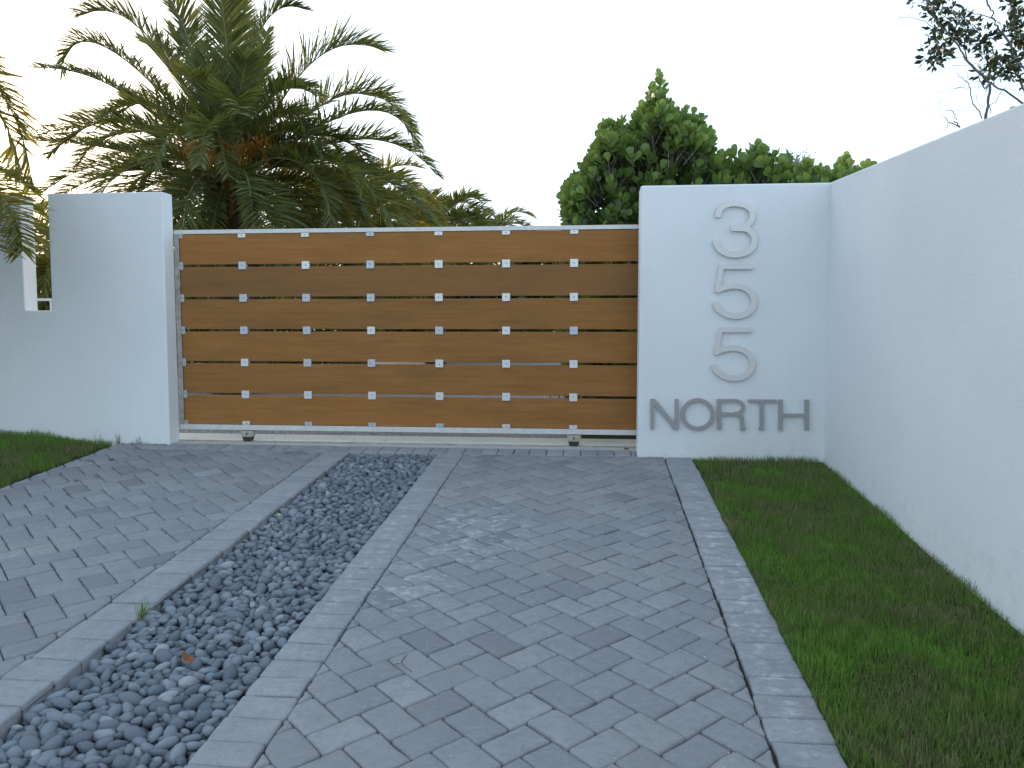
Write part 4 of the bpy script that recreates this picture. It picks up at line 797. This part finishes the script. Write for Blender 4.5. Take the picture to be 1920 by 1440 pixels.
clusia('lower clusia shrub with a paired leaf shoot, showing above the middle of the number wall', 1.42, 2.12, 8.2, 9.6, 560, 22, cg, 180)
clusia('lowest clusia shrub showing above the corner of the two white walls', 2.14, 2.95, 8.2, 9.6, 560, 23, cg, 150)
# the yellow-green leaf peeking over the side wall: a shoot of another shrub behind it
lw = D['misc']['leafwall']; g = Geo(); V, F = CL[2]
sh = empty('clusia_shrub', (2.55, 4.85, .3)); tag(sh, 'single round green leaf shoot peeking over the top of the right side wall', 'shrub', cg)
g.tube([(2.6, 4.9, .3), (2.5, 4.88, 1.6), (2.38, 4.88, 2.83)], [.02, .012, .004], 6); link('stem', g.mesh('stem', M_TWIG), sh)
for (dx, dy, dz, sx_) in ((0, 0, 0, .115), (.07, .05, -.05, .10), (.10, -.10, -.10, .10)):
    A_ = np.array(((.9, .3, 0), (-.15, .1, 1), (.3, -.9, 0))) * sx_; v = V @ A_ + np.array((lw[0] + .02 + dx, lw[1] + dy, lw[2] - .13 + dz))
    link('leaf', mesh('leaf', v, F, M_CLU, True, tone=.95), sh)
# small fine-leaved crown far behind the hedge
fx = D['misc']['fine']; ft = empty('fine_leaved_tree', (fx[0], 14, ZS)); tag(ft, 'small feathery round crown far behind the clusia hedge', 'tree')
g = Geo(); h_ = Geo(); rn = random.Random(9)
g.tube([(fx[0], 14, ZS - .1), (fx[0], 14, fx[2] - .5)], [.05, .03], 6)
for k in range(230):
    th, ph = rn.uniform(0, 6.283), math.acos(rn.uniform(-.4, 1)); d = Vector((math.sin(ph) * math.cos(th), math.sin(ph) * math.sin(th), math.cos(ph)))
    c_ = Vector((fx[0], 14, fx[2] - .45)); e_ = c_ + d * .62 * rn.uniform(.7, 1); g.tube([c_, e_], [.005, .002], 3)
    for _ in range(26):
        q = c_ + (e_ - c_) * rn.uniform(.45, 1.05) + Vector((rn.gauss(0, .03), rn.gauss(0, .03), rn.gauss(0, .03))); s_ = Vector((rn.gauss(0, 1), rn.gauss(0, 1), rn.gauss(0, 1))).normalized() * .030; u_ = s_.cross(d) * .4
        h_.add([q - s_, q + u_, q + s_, q - u_], [(0, 1, 2, 3)], 0, rn.random())
link('trunk', g.mesh('trunk', M_TWIG), ft); o = link('crown', h_.mesh('crown', M_HEDGE), ft); o['kind'] = 'stuff'

# ------------------------------------------------------------------ twiggy tree behind the side wall
tt = empty('twiggy_tree', (4.4, 7.0, .3)); tag(tt, 'sparse tree with thin grey branches and small dark leaf clusters above the right wall', 'tree')
g = Geo()
for br in D['twigs']:
    P = []; W_ = []
    for i in range(len(br) - 1):
        a_, b2 = br[i], br[i + 1]
        for j in range(3):
            t = j / 3; P.append(Vector(a_[:3]).lerp(Vector(b2[:3]), t) + Vector((random.gauss(0, .004), random.gauss(0, .006), random.gauss(0, .004))) * (1 if i + j else 0)); W_.append(a_[3] + (b2[3] - a_[3]) * t)
    P.append(Vector(br[-1][:3])); W_.append(br[-1][3]); g.tube(P, [max(.0012, w * .85) for w in W_], 5)
first = [Vector(b_[0][:3]) for b_ in D['twigs'][:10] if b_[0][3] > .004 and b_[0][2] < 3.2]
for f_ in first[:5]: g.tube([(4.4, 7.0, .2), (4.3 + (f_.x - 4.3) * .5, 7.0, 1.3), f_], [.06, .04, .014], 7)
link('branches', g.mesh('branches', M_TWIG), tt)
h_ = Geo(); rn = random.Random(4)
for c_ in D['clusters']:
    C_ = Vector(c_[:3]); s0 = c_[3]
    for _ in range(int(15 * s0)):
        d = Vector((rn.gauss(0, 1), rn.gauss(0, 1), rn.gauss(.5, 1))).normalized(); p = C_ + d * rn.uniform(.0, .055) * s0; L_ = rn.uniform(.045, .078); u_ = d.cross(Vector((rn.gauss(0, 1), rn.gauss(0, 1), rn.gauss(0, 1)))).normalized() * L_ * .24
        h_.add([p, p + d * L_ * .5 + u_, p + d * L_, p + d * L_ * .5 - u_], [(0, 1, 2, 3)], 0, rn.random())
o = link('foliage', h_.mesh('foliage', M_TLEAF), tt); o['kind'] = 'stuff'

# ------------------------------------------------------------------ far garden: hedge and house seen through the gaps
def leaf_cloud(name, n, fn, size, m, seed):
    r_ = np.random.default_rng(seed); P = fn(r_, n); n = len(P); d = r_.normal(size=(n, 3)); d /= np.linalg.norm(d, axis=1)[:, None]; e = r_.normal(size=(n, 3)); s_ = np.cross(d, e); s_ /= np.linalg.norm(s_, axis=1)[:, None]
    z = size * r_.uniform(.6, 1.3, n)[:, None]; V = np.stack([P - d * z, P + s_ * z * .45, P + d * z, P - s_ * z * .45], 1).reshape(-1, 3)
    L_ = (np.arange(n)[:, None] * 4 + np.arange(4)[None]).ravel(); return npmesh(name, V, L_, n, 4, m, False, r_.random(n))
def bushes(label, xa, xb, y_, ztop, n, seed, size=.11):
    def fn(r_, n):
        x_ = r_.uniform(xa, xb, n); t = ztop + .35 * np.sin(x_ * 1.9 + seed) + .2 * np.sin(x_ * 4.7); return np.stack([x_, y_ + r_.normal(0, .6, n), ZS + r_.random(n) ** .8 * (t - ZS)], 1)
    rt = empty('hedge', ((xa + xb) / 2, y_, ZS)); tag(rt, label, 'hedge'); o = link('foliage', leaf_cloud('foliage', n, fn, size, M_HEDGE, seed), rt); o['kind'] = 'stuff'
    g = Geo()
    x_ = xa + .4
    while x_ < xb: g.tube([(x_, y_, ZS - .1), (x_ + random.uniform(-.2, .2), y_, ztop * .8)], [.05, .02], 5); x_ += 1.1
    link('stems', g.mesh('stems', M_TWIG), rt)
bushes('dark hedge glimpsed under the big palm through the left gate gaps', -14.5, -5.5, 19.5, 3.0, 15000, 3)
bushes('loose shrubbery under the smaller palms behind the gate', -7.5, -.4, 27.0, 3.9, 15000, 5, .14)
bushes('dark shrubbery behind the clusia at the right end of the gate', -.2, 4.0, 11.3, 2.2, 9000, 7)
hs = empty('white_house', (-10, 44, ZS)); tag(hs, 'low white house glimpsed far behind the gate boards', 'house')
link('wall', box_me('wall', -19, -1.5, 44, 50, ZS - .1, 3.15, M_WHITE), hs); link('roof', box_me('roof', -19.4, -1.1, 43.6, 50.4, 3.153, 3.35, M_WHITE), hs)
for x_ in (-17, -13.5, -10, -6.5, -3.6): link('window', box_me('window', x_ - .7, x_ + .7, 43.97, 44.05, 1.3, 2.6, M_GLASS), hs)
rl_ = empty('terrace_railing', (-8.5, 12, ZS)); tag(rl_, 'white balcony railing seen low through the slot in the left wall', 'railing')
g = Geo(); g.box(-11.5, -6.8, 12.0, 12.05, 2.07, 2.11); link('handrail', g.mesh('handrail', M_WHITE), rl_)
g = Geo(); g.box(-11.5, -6.8, 11.98, 12.08, ZS - .1, 1.90); link('parapet', g.mesh('parapet', M_WHITE), rl_)
for k in range(9): link('baluster', box_me('baluster', -11.4 + k * .56, -11.36 + k * .56, 12.01, 12.04, 1.903, 2.067, M_GALV), rl_)
